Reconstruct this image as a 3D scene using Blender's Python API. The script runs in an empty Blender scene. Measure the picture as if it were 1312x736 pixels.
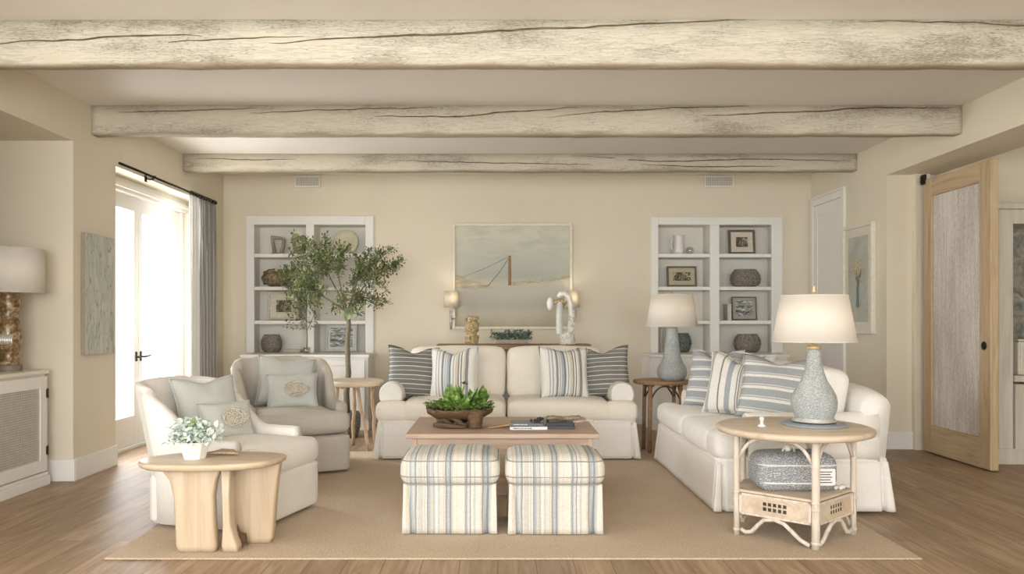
import bpy, bmesh, math, random
from mathutils import Vector, Matrix, noise as mnoise
PI = math.pi
scene = bpy.context.scene
COL = scene.collection
H = 1.19                                  # eye height of the photographer

# ------------------------------------------------------------------ camera
cam_d = bpy.data.cameras.new('camera'); cam = bpy.data.objects.new('camera', cam_d); COL.objects.link(cam)
cam.location = (0, 0, H); cam.rotation_euler = (PI / 2, 0, 0)
cam_d.sensor_width = 36; cam_d.lens = 36 * 1000 / 1312
cam_d.shift_x = 18 / 1312; cam_d.shift_y = 42 / 1312
cam_d.clip_start = 0.05; cam_d.clip_end = 200
scene.camera = cam
# ------------------------------------------------------------------ exposure, world, daylight and fill lights
scene.view_settings.view_transform = 'Standard'; scene.view_settings.look = 'None'
scene.view_settings.gamma = 1; scene.view_settings.use_curve_mapping = False
scene.view_settings.exposure = 0.12
try:
    scene.cycles.use_denoising = True
    scene.cycles.max_bounces = 8; scene.cycles.diffuse_bounces = 5
    scene.cycles.transparent_max_bounces = 12
    scene.cycles.sample_clamp_indirect = 6
except Exception: pass
world = bpy.data.worlds.new('World'); scene.world = world; world.use_nodes = True
bg = world.node_tree.nodes['Background']
bg.inputs['Color'].default_value = (0.90, 0.95, 1.0, 1); bg.inputs['Strength'].default_value = 4.0
def area(name, loc, rot, sx, sy, power, color):
    l = bpy.data.lights.new(name, 'AREA'); l.shape = 'RECTANGLE'; l.size = sx; l.size_y = sy
    l.energy = power; l.color = color
    o = bpy.data.objects.new(name, l); COL.objects.link(o); o.location = loc; o.rotation_euler = rot
    return o
area('rear_fill_light', (-0.3, -2.35, 1.55), (PI / 2, 0, 0), 5.4, 2.1, 225, (0.975, 0.985, 1.0))  # unseen window assumed behind the camera, added for soft front fill
area('daylight_french_door', (-3.95, 7.4, 1.3), (0, -PI / 2, 0), 2.2, 1.9, 150, (0.97, 0.985, 1.0))
area('left_fill_light', (-3.7, 2.0, 1.4), (0, -PI / 2, 0), 1.8, 2.4, 42, (0.93, 0.97, 1.0))  # unseen window added to light the armchairs from the left
area('hall_fill_light', (5.3, 2.42, 1.45), (PI / 2, 0, 0), 1.8, 1.6, 24, (1.0, 0.97, 0.9))  # dim fill for the hall, added in an unseen window opening

# ================================================================== helpers
def X_(px, D): return (px - 638) / 1000 * D
def Z_(py, D): return H - (py - 410) / 1000 * D
def c8(r, g, b):
    f = lambda v: ((v / 255 + .055) / 1.055) ** 2.4 if v > 10 else v / 255 / 12.92
    return (f(r), f(g), f(b), 1)

class MB:
    def __init__(s): s.v = []; s.f = []
    def add(s, vs, fs):
        n = len(s.v); s.v += [tuple(v) for v in vs]; s.f += [tuple(i + n for i in f) for f in fs]; return s
    def box(s, x0, y0, z0, x1, y1, z1):
        x0, x1 = sorted((x0, x1)); y0, y1 = sorted((y0, y1)); z0, z1 = sorted((z0, z1))
        vs = [(x, y, z) for z in (z0, z1) for y in (y0, y1) for x in (x0, x1)]
        return s.add(vs, [(0, 2, 3, 1), (4, 5, 7, 6), (0, 1, 5, 4), (2, 6, 7, 3), (0, 4, 6, 2), (1, 3, 7, 5)])
    def rings(s, R, cap=True, closed=False):
        n = len(R[0]); vs = [p for r in R for p in r]; fs = []
        m = len(R)
        for i in range(m if closed else m - 1):
            a = i * n; b = ((i + 1) % m) * n
            for j in range(n):
                k = (j + 1) % n; fs.append((a + j, a + k, b + k, b + j))
        if cap and not closed:
            fs.append(tuple(reversed(range(n)))); fs.append(tuple((m - 1) * n + j for j in range(n)))
        return s.add(vs, fs)
    def tube(s, path, rad, seg=8, cap=True, flat=1.0):
        P = [Vector(p) for p in path]
        if not hasattr(rad, '__len__'): rad = [rad] * len(P)
        R = []; up = None
        for i, p in enumerate(P):
            t = (P[min(i + 1, len(P) - 1)] - P[max(i - 1, 0)]).normalized()
            if up is None:
                up = Vector((0, 0, 1)) if abs(t.z) < .9 else Vector((0, 1, 0))
            a = t.cross(up).normalized(); b = a.cross(t).normalized(); up = b
            R.append([p + (a * math.cos(q) + b * math.sin(q) * flat) * rad[i] for q in [2 * PI * j / seg for j in range(seg)]])
        return s.rings(R, cap)
    def lathe(s, prof, c=(0, 0, 0), seg=32, cap=True, sx=1, sy=1):
        R = [[(c[0] + r * sx * math.cos(2 * PI * j / seg), c[1] + r * sy * math.sin(2 * PI * j / seg), c[2] + z) for j in range(seg)] for r, z in prof]
        return s.rings(R, cap)
    def prism(s, poly, z0, z1):
        return s.rings([[(x, y, z0) for x, y in poly], [(x, y, z1) for x, y in poly]])
    def prism_y(s, poly, y0, y1):
        return s.rings([[(x, y1, z) for x, z in poly], [(x, y0, z) for x, z in poly]])
    def rbox(s, c, size, r=.03, n=8, bulge=(0, 0, 0), rot=None, wob=0, seed=0):
        """rounded box, optionally puffed out"""
        hx, hy, hz = [q / 2 for q in size]; r = min(r, hx, hy, hz)
        bm = bmesh.new(); bmesh.ops.create_cube(bm, size=2)
        bmesh.ops.subdivide_edges(bm, edges=bm.edges[:], cuts=n, use_grid_fill=True)
        out = []
        for v in bm.verts:
            p = v.co
            # concentrate the grid near the edges
            q = [math.copysign(1 - (1 - abs(a)) ** 1.6, a) for a in p]
            w = Vector((q[0] * hx, q[1] * hy, q[2] * hz))
            inner = Vector((max(-hx + r, min(hx - r, w.x)), max(-hy + r, min(hy - r, w.y)), max(-hz + r, min(hz - r, w.z))))
            d = w - inner
            if d.length > 1e-6: w = inner + d.normalized() * r
            u = [w.x / hx, w.y / hy, w.z / hz]
            fx = max(0, 1 - u[0] ** 2); fy = max(0, 1 - u[1] ** 2); fz = max(0, 1 - u[2] ** 2)
            w = w + Vector((u[0] * bulge[0] * (fy * fz) ** .7, u[1] * bulge[1] * (fx * fz) ** .7, u[2] * bulge[2] * (fx * fy) ** .7))
            if wob:
                w += mnoise.noise_vector(w * 5 + Vector((seed, seed * 2, 0))) * wob
            if rot is not None: w = rot @ w
            out.append(w + Vector(c))
        bm.verts.index_update(); fs = [[v.index for v in f.verts] for f in bm.faces]; bm.free()
        return s.add(out, fs)
    def ball(s, c, r, seg=12, rng=8, sq=(1, 1, 1), wob=0, seed=0):
        vs = []; fs = []
        for i in range(rng + 1):
            for j in range(seg):
                a = PI * i / rng; b = 2 * PI * j / seg
                d = Vector((math.sin(a) * math.cos(b), math.sin(a) * math.sin(b), math.cos(a)))
                k = r * (1 + wob * mnoise.noise(d * 2.5 + Vector((seed, 0, seed))))
                vs.append((c[0] + d.x * k * sq[0], c[1] + d.y * k * sq[1], c[2] + d.z * k * sq[2]))
        for i in range(rng):
            for j in range(seg):
                k = (j + 1) % seg
                fs.append((i * seg + j, (i + 1) * seg + j, (i + 1) * seg + k, i * seg + k))
        return s.add(vs, fs)
    def leaf(s, p, d, up, L, W, bend=.25):
        p = Vector(p); d = Vector(d).normalized(); sd = d.cross(Vector(up))
        if sd.length < 1e-3: sd = d.cross(Vector((1, 0, .3)))
        sd.normalize(); n = sd.cross(d)
        a = p + d * L * .3 + n * L * bend * .5; b = p + d * L * .7 + n * L * bend * .6
        vs = [p, a + sd * W * .42 + n * W * .12, b + sd * W * .36 + n * W * .1, p + d * L, b - sd * W * .36 + n * W * .1, a - sd * W * .42 + n * W * .12, a, b]
        return s.add(vs, [(0, 1, 6), (1, 2, 7, 6), (2, 3, 7), (0, 6, 5), (6, 7, 4, 5), (7, 3, 4)])
    def build(s, name, mat, parent=None, smooth=False, bevel=0, loc=None, rot=None, seg=2, weld=True):
        me = bpy.data.meshes.new(name); me.from_pydata([tuple(v) for v in s.v], [], s.f); me.validate()
        bm = bmesh.new(); bm.from_mesh(me)
        if weld: bmesh.ops.remove_doubles(bm, verts=bm.verts[:], dist=1e-5)
        bmesh.ops.recalc_face_normals(bm, faces=bm.faces[:])
        bm.to_mesh(me); bm.free()
        if smooth:
            for p in me.polygons: p.use_smooth = True
        me.materials.append(mat)
        o = bpy.data.objects.new(name, me); COL.objects.link(o)
        if parent is not None: o.parent = parent
        if loc: o.location = loc
        if rot: o.rotation_euler = rot
        if bevel:
            m = o.modifiers.new('bevel', 'BEVEL'); m.width = bevel; m.segments = seg; m.limit_method = 'ANGLE'; m.angle_limit = math.radians(40)
            m.harden_normals = False
        return o

def tag(o, label, cat, group=None, kind=None):
    o['label'] = label; o['category'] = cat
    if group: o['group'] = group
    if kind: o['kind'] = kind
    return o
def thing(name, label, cat, loc, rz=0, group=None):
    o = bpy.data.objects.new(name, None); COL.objects.link(o); o.location = loc; o.rotation_euler = (0, 0, rz)
    o.empty_display_size = .1
    return tag(o, label, cat, group)
def struct(o):
    o['kind'] = 'structure'; return o
def copy_tree(o, parent=None):
    c = o.copy(); COL.objects.link(c); c.parent = parent
    for ch in list(o.children): copy_tree(ch, c)
    return c
def dup(o, label, loc, rz=None, name=None):
    c = copy_tree(o); c['label'] = label; c.location = loc
    if rz is not None: c.rotation_euler = (0, 0, rz)
    return c

# ------------------------------------------------------------------ materials
class N:
    def __init__(s, name):
        s.m = bpy.data.materials.new(name); s.m.use_nodes = True; s.t = s.m.node_tree; s.n = s.t.nodes; s.l = s.t.links
        s.b = s.n['Principled BSDF']; s.out = s.n['Material Output']
    def new(s, typ, **kw):
        n = s.n.new(typ)
        for k, v in kw.items(): setattr(n, k, v)
        return n
    def link(s, a, b): s.l.new(a, b)
    def coord(s, scale=(1, 1, 1), kind='Object', rot=(0, 0, 0)):
        tc = s.new('ShaderNodeTexCoord'); mp = s.new('ShaderNodeMapping'); mp.inputs['Scale'].default_value = scale
        mp.inputs['Rotation'].default_value = rot
        s.link(tc.outputs[kind], mp.inputs['Vector']); return mp.outputs['Vector']
    def noise(s, vec, scale=5, detail=4, rough=.5, dist=0):
        n = s.new('ShaderNodeTexNoise'); n.inputs['Scale'].default_value = scale; n.inputs['Detail'].default_value = detail
        n.inputs['Roughness'].default_value = rough; n.inputs['Distortion'].default_value = dist
        s.link(vec, n.inputs['Vector']); return n.outputs['Fac']
    def ramp(s, fac, stops, interp='LINEAR'):
        r = s.new('ShaderNodeValToRGB'); r.color_ramp.interpolation = interp; e = r.color_ramp.elements
        while len(e) < len(stops): e.new(.5)
        for i, (p, c) in enumerate(stops): e[i].position = p; e[i].color = c
        s.link(fac, r.inputs['Fac']); return r.outputs['Color']
    def mix(s, fac, a, b, mode='MIX'):
        m = s.new('ShaderNodeMix', data_type='RGBA', blend_type=mode)
        for sock, v in ((m.inputs['Factor'], fac), (m.inputs[6], a), (m.inputs[7], b)):
            if hasattr(v, 'links') or hasattr(v, 'is_linked'): s.link(v, sock)
            else: sock.default_value = v
        return m.outputs[2]
    def math(s, op, a, b=None, c=None):
        m = s.new('ShaderNodeMath', operation=op)
        for i, v in enumerate((a, b, c)):
            if v is None: continue
            if hasattr(v, 'is_linked'): s.link(v, m.inputs[i])
            else: m.inputs[i].default_value = v
        return m.outputs[0]
    def bump(s, h, strength=.2, dist=.01):
        b = s.new('ShaderNodeBump'); b.inputs['Strength'].default_value = strength; b.inputs['Distance'].default_value = dist
        s.link(h, b.inputs['Height']); s.link(b.outputs['Normal'], s.b.inputs['Normal'])
    def color(s, c):
        if hasattr(c, 'is_linked'): s.link(c, s.b.inputs['Base Color'])
        else: s.b.inputs['Base Color'].default_value = c
    def rough(s, r): s.b.inputs['Roughness'].default_value = r
BW = ((0, (0, 0, 0, 1)), (1, (1, 1, 1, 1)))
def vary(c, k): return (min(1, c[0] * k), min(1, c[1] * k), min(1, c[2] * k), 1)

def paint(name, c, rough=.6, bump=.03):
    m = N(name); v = m.coord(); f = m.noise(v, 1.3, 3)
    m.color(m.ramp(f, ((.3, vary(c, .97)), (.7, vary(c, 1.02))))); m.rough(rough)
    m.bump(m.noise(v, 180, 2), bump, .003); return m.m
def plain(name, c, rough=.5, metal=0):
    m = N(name); v = m.coord(); f = m.noise(v, 30, 3)
    m.color(m.ramp(f, ((.3, vary(c, .92)), (.7, vary(c, 1.05))))); m.rough(rough); m.b.inputs['Metallic'].default_value = metal; return m.m
def fabric(name, c, weave=900, slub=.06, bumps=.25, wrinkle=.35):
    m = N(name); v = m.coord()
    a = m.noise(m.coord((1, 1, .12)), weave * .5, 2); b = m.noise(m.coord((.12, .12, 1)), weave * .5, 2)
    f = m.math('ADD', m.math('MULTIPLY', a, .5), m.math('MULTIPLY', b, .5))
    g = m.noise(v, 9, 3)
    col = m.ramp(f, ((.35, vary(c, 1 - slub * 2)), (.62, vary(c, 1 + slub))))
    m.color(m.mix(.35, col, m.ramp(g, ((.35, vary(c, .95)), (.65, vary(c, 1.04))))))
    m.rough(.9); m.b.inputs['Sheen Weight'].default_value = .12
    h = m.math('ADD', m.math('MULTIPLY', f, .12), m.math('MULTIPLY', m.noise(v, 7, 3, .6, .6), wrinkle))
    m.bump(h, bumps, .03); return m.m
def wood(name, dark, mid, light, axis='X', scale=1, rough=.55, bumps=.15, knots=True):
    m = N(name)
    st = {'X': (.8, 9, 9), 'Y': (9, .8, 9), 'Z': (9, 9, .8)}[axis]
    st = tuple(q * scale for q in st)
    v = m.coord(st); f = m.noise(v, 2.2, 7, .6, 1.1)
    v2 = m.coord(tuple(q * 7 for q in st)); g = m.noise(v2, 2, 3, .6)
    col = m.ramp(f, ((.25, dark), (.5, mid), (.75, light)))
    col = m.mix(m.math('MULTIPLY', g, .35), col, vary(mid, .8))
    if knots:
        k = m.new('ShaderNodeTexVoronoi'); k.inputs['Scale'].default_value = 1.0
        m.link(m.coord(tuple(q * .33 for q in st)), k.inputs['Vector'])
        kk = m.ramp(k.outputs['Distance'], ((.03, (1, 1, 1, 1)), (.1, (0, 0, 0, 1))))
        col = m.mix(m.math('MULTIPLY', kk, .55), col, vary(dark, .6))
    m.color(col); m.rough(rough); m.bump(m.math('ADD', f, m.math('MULTIPLY', g, .4)), bumps, .006); return m.m
def stripes(name, axis, stops, period, offset=0, weave=True, bumps=.3):
    """colour bands across one local axis; stops = [(start, colour)] in 0..1 of the period"""
    m = N(name); tc = m.new('ShaderNodeTexCoord'); sp = m.new('ShaderNodeSeparateXYZ'); m.link(tc.outputs['Object'], sp.inputs[0])
    x = sp.outputs[axis]
    w = m.noise(m.coord(), 5, 2); x = m.math('ADD', x, m.math('MULTIPLY', w, .012))
    t = m.math('FRACT', m.math('ADD', m.math('DIVIDE', x, period), offset))
    cols = []
    for i, chunk in enumerate([stops[k:k + 30] for k in range(0, len(stops), 30)]): cols.append(m.ramp(t, chunk, 'CONSTANT'))
    col = cols[0]
    for i, c in enumerate(cols[1:]):
        col = m.mix(m.math('GREATER_THAN', t, stops[30 * (i + 1)][0]), col, c)
    a = m.noise(m.coord((1, 1, .15)), 420, 2); b = m.noise(m.coord((.15, .15, 1)), 420, 2)
    f = m.math('ADD', m.math('MULTIPLY', a, .5), m.math('MULTIPLY', b, .5))
    k = m.ramp(f, ((.36, (.62, .62, .62, 1)), (.6, (1.08, 1.08, 1.08, 1))))
    m.color(m.mix(.45, col, k, 'MULTIPLY')); m.rough(.92)
    m.bump(m.math('ADD', m.math('MULTIPLY', f, .3), m.math('MULTIPLY', m.noise(m.coord(), 8, 3), .3)), bumps, .02)
    return m.m
def woven(name, light, dark, scale=60, metal=0, rough=.6, bumps=.8):
    m = N(name); v = m.coord((1, 1, 1.6)); k = m.new('ShaderNodeTexVoronoi'); k.inputs['Scale'].default_value = scale; m.link(v, k.inputs['Vector'])
    m.color(m.ramp(k.outputs['Distance'], ((.12, light), (.5, dark)))); m.rough(rough); m.b.inputs['Metallic'].default_value = metal
    m.bump(m.math('SUBTRACT', 1.0, k.outputs['Distance']), bumps, .01); return m.m

M = {}
M['wall'] = paint('warm_cream_wall_paint', c8(223, 213, 192))
M['ceil'] = paint('ceiling_paint', c8(228, 223, 214))
M['trim'] = paint('white_trim_paint', c8(232, 229, 222), .4, .01)
M['shelf'] = paint('bookcase_white_paint', c8(232, 231, 226), .4, .01)
M['shelfback'] = paint('bookcase_back_paint', c8(232, 228, 217), .5, .01)
M['glasswhite'] = plain('white_ceramic', c8(236, 233, 226), .25)
M['linen_white'] = fabric('white_linen', c8(234, 230, 222))
M['linen_cream'] = fabric('cream_linen', c8(232, 224, 210))
M['linen_grey'] = fabric('oatmeal_linen', c8(190, 183, 171), slub=.1)
M['silk'] = fabric('pale_sage_cotton', c8(192, 194, 187), bumps=.35, wrinkle=.6)
M['embroid'] = woven('cream_embroidery', c8(236, 231, 218), c8(206, 198, 180), 90)
M['curtain_w'] = fabric('white_curtain_lining', c8(236, 236, 234), bumps=.1)
M['black'] = plain('dark_iron', c8(46, 38, 32), .45, .6)
M['chrome'] = plain('brushed_nickel', c8(206, 203, 196), .35, .45)
M['brass'] = plain('aged_brass', c8(200, 178, 138), .4, .5)
M['shadefab'] = None
M['coffee'] = wood('bleached_oak', c8(158, 130, 108), c8(192, 166, 144), c8(208, 186, 166), 'X', 1)
M['coffee_z'] = wood('bleached_oak_upright', c8(158, 130, 108), c8(192, 166, 144), c8(208, 186, 166), 'Z', 1)
M['stump'] = wood('pale_sealed_wood', c8(178, 156, 126), c8(200, 180, 152), c8(212, 196, 172), 'Z', .8, .4, .08)
M['stump_top'] = wood('pale_sealed_wood_top', c8(172, 148, 118), c8(202, 182, 154), c8(214, 198, 176), 'X', .8, .35, .08)
M['rattan'] = wood('whitewashed_rattan', c8(180, 162, 144), c8(216, 204, 188), c8(230, 222, 210), 'Z', 1.5, .5, .1)
M['rattan_top'] = wood('whitewashed_wood_top', c8(178, 156, 132), c8(208, 190, 166), c8(220, 206, 186), 'X', .8, .45, .08, False)
M['console'] = wood('brown_aged_wood', c8(92, 68, 48), c8(140, 110, 82), c8(168, 140, 110), 'X', 1, .6)
M['walnut'] = wood('mid_brown_wood', c8(120, 88, 62), c8(160, 124, 92), c8(184, 150, 118), 'X', 1, .5)
M['rough_leg'] = wood('raw_branch_wood', c8(134, 106, 80), c8(184, 158, 130), c8(206, 186, 160), 'Z', 2, .7, .4)
M['barn'] = wood('pine_door_frame', c8(158, 132, 98), c8(188, 164, 130), c8(204, 184, 154), 'Z', .9, .6, .2)
M['barnx'] = wood('pine_door_rail', c8(158, 132, 98), c8(188, 164, 130), c8(204, 184, 154), 'Y', .9, .6, .2)
M['bark'] = wood('grey_bark', c8(92, 84, 70), c8(128, 118, 100), c8(156, 146, 126), 'Z', 6, .85, .6, False)
M['root'] = wood('dark_root_wood', c8(48, 34, 22), c8(98, 74, 48), c8(142, 116, 82), 'X', 3, .7, .7)
M['grass'] = plain('grey_metal_grille', c8(150, 146, 138), .5)

def mat_floor():
    m = N('oak_plank_floor'); tc = m.new('ShaderNodeTexCoord'); sp = m.new('ShaderNodeSeparateXYZ'); m.link(tc.outputs['Object'], sp.inputs[0])
    br = m.new('ShaderNodeTexBrick'); br.offset = .37; br.inputs['Scale'].default_value = 1
    br.inputs['Brick Width'].default_value = 2.1; br.inputs['Row Height'].default_value = .185; br.inputs['Mortar Size'].default_value = .0022
    br.inputs['Color1'].default_value = (0, 0, 0, 1); br.inputs['Color2'].default_value = (1, 1, 1, 1); br.inputs['Mortar'].default_value = (.5, .5, .5, 1)
    cb = m.new('ShaderNodeCombineXYZ'); m.link(sp.outputs[1], cb.inputs[0]); m.link(sp.outputs[0], cb.inputs[1]); m.link(cb.outputs[0], br.inputs['Vector'])
    per = m.math('MULTIPLY', br.outputs['Color'], 1.0)
    wv = m.new('ShaderNodeVectorMath', operation='ADD'); m.link(m.coord((7, .55, 1)), wv.inputs[0])
    cc = m.new('ShaderNodeCombineXYZ'); m.link(m.math('MULTIPLY', per, 30), cc.inputs[0]); m.link(m.math('MULTIPLY', per, 17), cc.inputs[1]); m.link(cc.outputs[0], wv.inputs[1])
    g = m.noise(wv.outputs[0], 3, 7, .62, 1.3)
    col = m.ramp(g, ((.25, c8(130, 106, 82)), (.5, c8(160, 136, 110)), (.72, c8(182, 160, 134))))
    tint = m.ramp(per, ((0, (.84, .82, .80, 1)), (1, (1.08, 1.06, 1.04, 1))))
    col = m.mix(1, col, tint, 'MULTIPLY')
    col = m.mix(m.math('MULTIPLY', br.outputs['Fac'], .75), col, c8(78, 58, 40))
    m.color(col); m.rough(.5)
    m.bump(m.math('SUBTRACT', m.math('MULTIPLY', g, .15), br.outputs['Fac']), .25, .004); return m.m
def mat_rug():
    m = N('jute_rug_weave'); v = m.coord((1, 1, 1))
    k = m.new('ShaderNodeTexVoronoi'); k.inputs['Scale'].default_value = 110; m.link(m.coord((1, 1.8, 1)), k.inputs['Vector'])
    b = m.noise(v, 2.2, 4)
    col = m.ramp(k.outputs['Distance'], ((.1, c8(220, 202, 180)), (.6, c8(180, 158, 134))))
    m.color(m.mix(.4, col, m.ramp(b, ((.35, c8(198, 178, 152)), (.65, c8(214, 196, 172)))))); m.rough(.95)
    m.bump(m.math('SUBTRACT', 1.0, k.outputs['Distance']), .6, .008); return m.m
def mat_beam(seed, z0):
    m = N('whitewashed_beam_wood')
    big = m.noise(m.coord((.7, 3, 3)), 2.0 + seed * .13, 5, .6)
    grain = m.noise(m.coord((3.5, 60, 60)), 3, 6, .75, .6)
    fleck = m.noise(m.coord((16, 90, 90)), 2.4, 4, .75)
    col = m.ramp(big, ((.3, c8(202, 194, 174)), (.55, c8(218, 212, 196)), (.75, c8(210, 202, 184))))
    mask = m.ramp(m.math('ADD', m.math('MULTIPLY', grain, .62), m.math('MULTIPLY', big, .42)), ((.50, (0, 0, 0, 1)), (.62, (1, 1, 1, 1))))
    col = m.mix(m.math('MULTIPLY', mask, .6), col, c8(176, 164, 142))
    fm = m.ramp(m.math('ADD', m.math('MULTIPLY', fleck, .6), m.math('MULTIPLY', big, .4)), ((.535, (0, 0, 0, 1)), (.585, (1, 1, 1, 1))))
    col = m.mix(m.math('MULTIPLY', fm, .6), col, c8(128, 116, 96))
    och = m.ramp(m.noise(m.coord((1.2, 6, 9)), 2.3, 5, .6), ((.67, (0, 0, 0, 1)), (.72, (1, 1, 1, 1))))
    col = m.mix(m.math('MULTIPLY', och, .5), col, c8(176, 144, 90))
    tc = m.new('ShaderNodeTexCoord'); s3 = m.new('ShaderNodeSeparateXYZ'); m.link(tc.outputs['Object'], s3.inputs[0])
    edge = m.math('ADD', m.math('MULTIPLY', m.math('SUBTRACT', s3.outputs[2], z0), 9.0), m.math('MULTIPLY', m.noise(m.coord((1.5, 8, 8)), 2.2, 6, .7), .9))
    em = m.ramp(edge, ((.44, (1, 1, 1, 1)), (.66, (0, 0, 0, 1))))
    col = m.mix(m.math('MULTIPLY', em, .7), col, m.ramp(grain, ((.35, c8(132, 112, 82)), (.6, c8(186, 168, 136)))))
    m.color(col); m.rough(.8)
    m.bump(m.math('SUBTRACT', big, m.math('MULTIPLY', m.math('ADD', mask, fm), .5)), .5, .015); return m.m
def mat_crack():
    m = N('dark_crack_wood'); m.color(m.ramp(m.noise(m.coord((3, 30, 30)), 3, 3), ((.3, c8(70, 58, 44)), (.7, c8(124, 106, 82))))); m.rough(.9); return m.m
def mat_weathered():
    m = N('worn_grey_boards'); a = m.noise(m.coord((10, 10, .6)), 3, 7, .65, .5); sp_ = m.noise(m.coord((60, 60, 12)), 2.5, 5, .8)
    col = m.ramp(a, ((.3, c8(196, 188, 176)), (.6, c8(222, 217, 208))))
    tc = m.new('ShaderNodeTexCoord'); s3 = m.new('ShaderNodeSeparateXYZ'); m.link(tc.outputs['Object'], s3.inputs[0])
    wear = m.noise(m.coord((2, 2, .8)), 2, 3)
    mask = m.ramp(m.math('ADD', m.math('MULTIPLY', sp_, .75), m.math('MULTIPLY', wear, .3)), ((.50, (0, 0, 0, 1)), (.58, (1, 1, 1, 1))))
    m.color(m.mix(m.math('MULTIPLY', mask, .42), col, c8(140, 120, 98))); m.rough(.8); m.bump(m.math('ADD', a, mask), .3, .006); return m.m
def mat_glass(name='clear_pane', tint=(1, 1, 1, 1), gl=.06):
    m = N(name); t = m.new('ShaderNodeBsdfTransparent'); t.inputs[0].default_value = tint
    g = m.new('ShaderNodeBsdfGlossy'); g.inputs['Roughness'].default_value = .03
    mx = m.new('ShaderNodeMixShader'); mx.inputs[0].default_value = gl
    m.link(t.outputs[0], mx.inputs[1]); m.link(g.outputs[0], mx.inputs[2]); m.link(mx.outputs[0], m.out.inputs['Surface']); return m.m
def mat_shade(name='lamp_shade_linen', c=c8(248, 243, 234)):
    m = N(name); f = m.noise(m.coord((40, 40, 400)), 4, 2)
    col = m.ramp(f, ((.3, vary(c, .94)), (.7, c)))
    d = m.new('ShaderNodeBsdfDiffuse'); t = m.new('ShaderNodeBsdfTranslucent'); m.link(col, d.inputs[0]); m.link(col, t.inputs[0])
    mx = m.new('ShaderNodeMixShader'); mx.inputs[0].default_value = .42
    m.link(d.outputs[0], mx.inputs[1]); m.link(t.outputs[0], mx.inputs[2]); m.link(mx.outputs[0], m.out.inputs['Surface']); return m.m
def mat_leaf(name, a, b, c, sc=14):
    m = N(name); m.color(m.ramp(m.noise(m.coord(), sc, 2), ((.32, a), (.5, b), (.68, c)))); m.rough(.5)
    m.b.inputs['Subsurface Weight'].default_value = 0; return m.m
def mat_mottle(name, stops, scale=8, detail=5, rough=.6, stretch=(1, 1, 1), bumps=.2, dist=.5, metal=0):
    m = N(name); f = m.noise(m.coord(stretch), scale, detail, .6, dist); m.color(m.ramp(f, stops)); m.rough(rough)
    m.b.inputs['Metallic'].default_value = metal; m.bump(f, bumps, .01); return m.m
def mat_ceramic():
    m = N('blue_grey_crackled_ceramic'); v = m.coord((1, 1, 2.2)); k = m.new('ShaderNodeTexVoronoi'); k.inputs['Scale'].default_value = 88; m.link(v, k.inputs['Vector'])
    big = m.noise(m.coord(), 9, 3)
    a = m.ramp(k.outputs['Distance'], ((.15, c8(224, 226, 222)), (.6, c8(150, 158, 162))))
    m.color(m.mix(.35, a, m.ramp(big, ((.35, c8(160, 167, 170)), (.65, c8(208, 207, 198)))))); m.rough(.28)
    m.bump(m.math('SUBTRACT', 1.0, k.outputs['Distance']), .8, .008); return m.m

M['floor'] = mat_floor(); M['rug'] = mat_rug(); M['crack'] = mat_crack(); M['weather'] = mat_weathered()
M['pane'] = mat_glass(); M['shade'] = mat_shade(); M['ceramic'] = mat_ceramic()
M['shade_sconce'] = mat_shade('sconce_shade_linen', c8(244, 237, 222))
M['leaf'] = mat_leaf('olive_green_leaf', c8(70, 82, 44), c8(106, 120, 70), c8(152, 162, 112))
M['leafbright'] = mat_leaf('fresh_green_leaf', c8(58, 92, 34), c8(112, 146, 62), c8(176, 198, 122), 34)
M['leafpale'] = mat_leaf('pale_mint_leaf', c8(188, 206, 188), c8(218, 228, 218), c8(238, 242, 238), 25)
M['leafblue'] = mat_leaf('blue_green_succulent', c8(72, 92, 74), c8(112, 130, 110), c8(160, 172, 152), 30)
M['seagrass'] = woven('grey_woven_fibre', c8(204, 198, 184), c8(118, 110, 98), 75)
M['seagreen'] = woven('grey_green_woven_fibre', c8(176, 180, 170), c8(88, 96, 90), 80)
M['silverweave'] = woven('silver_blue_woven', c8(236, 236, 234), c8(150, 154, 158), 95, .0, .45)
M['brownshell'] = mat_mottle('brown_crusted_shell', ((.3, c8(70, 60, 44)), (.5, c8(128, 112, 86)), (.7, c8(178, 160, 130))), 30, 5, .6, bumps=.8)
M['coral'] = mat_mottle('bleached_coral', ((.3, c8(180, 172, 158)), (.6, c8(232, 228, 218))), 40, 5, .7, bumps=.8)
M['goldcoral'] = mat_mottle('golden_coral_crust', ((.3, c8(92, 72, 44)), (.5, c8(176, 152, 108)), (.7, c8(226, 212, 178))), 45, 5, .6, bumps=.9)
M['mercury'] = mat_mottle('amber_mercury_glass', ((.3, c8(70, 52, 32)), (.5, c8(134, 108, 72)), (.68, c8(186, 170, 140))), 26, 5, .22, bumps=.25, metal=.08)
M['frame_dark'] = wood('dark_driftwood_frame', c8(76, 66, 52), c8(110, 98, 80), c8(136, 124, 104), 'X', 2)
M['frame_light'] = wood('light_wood_frame', c8(176, 162, 140), c8(206, 196, 178), c8(220, 212, 198), 'X', 2)
M['mat'] = plain('off_white_mount', c8(216, 210, 194), .8)
M['art_dark'] = mat_mottle('dark_botanical_print', ((.38, c8(52, 46, 34)), (.5, c8(110, 100, 76)), (.6, c8(196, 186, 154))), 26, 6, .6, bumps=.1, dist=1.5)
M['art_bw'] = mat_mottle('black_and_white_print', ((.40, c8(74, 76, 78)), (.5, c8(150, 152, 150)), (.6, c8(222, 222, 216))), 10, 6, .6, (1, 1, 5), bumps=.1, dist=1.2)

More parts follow.
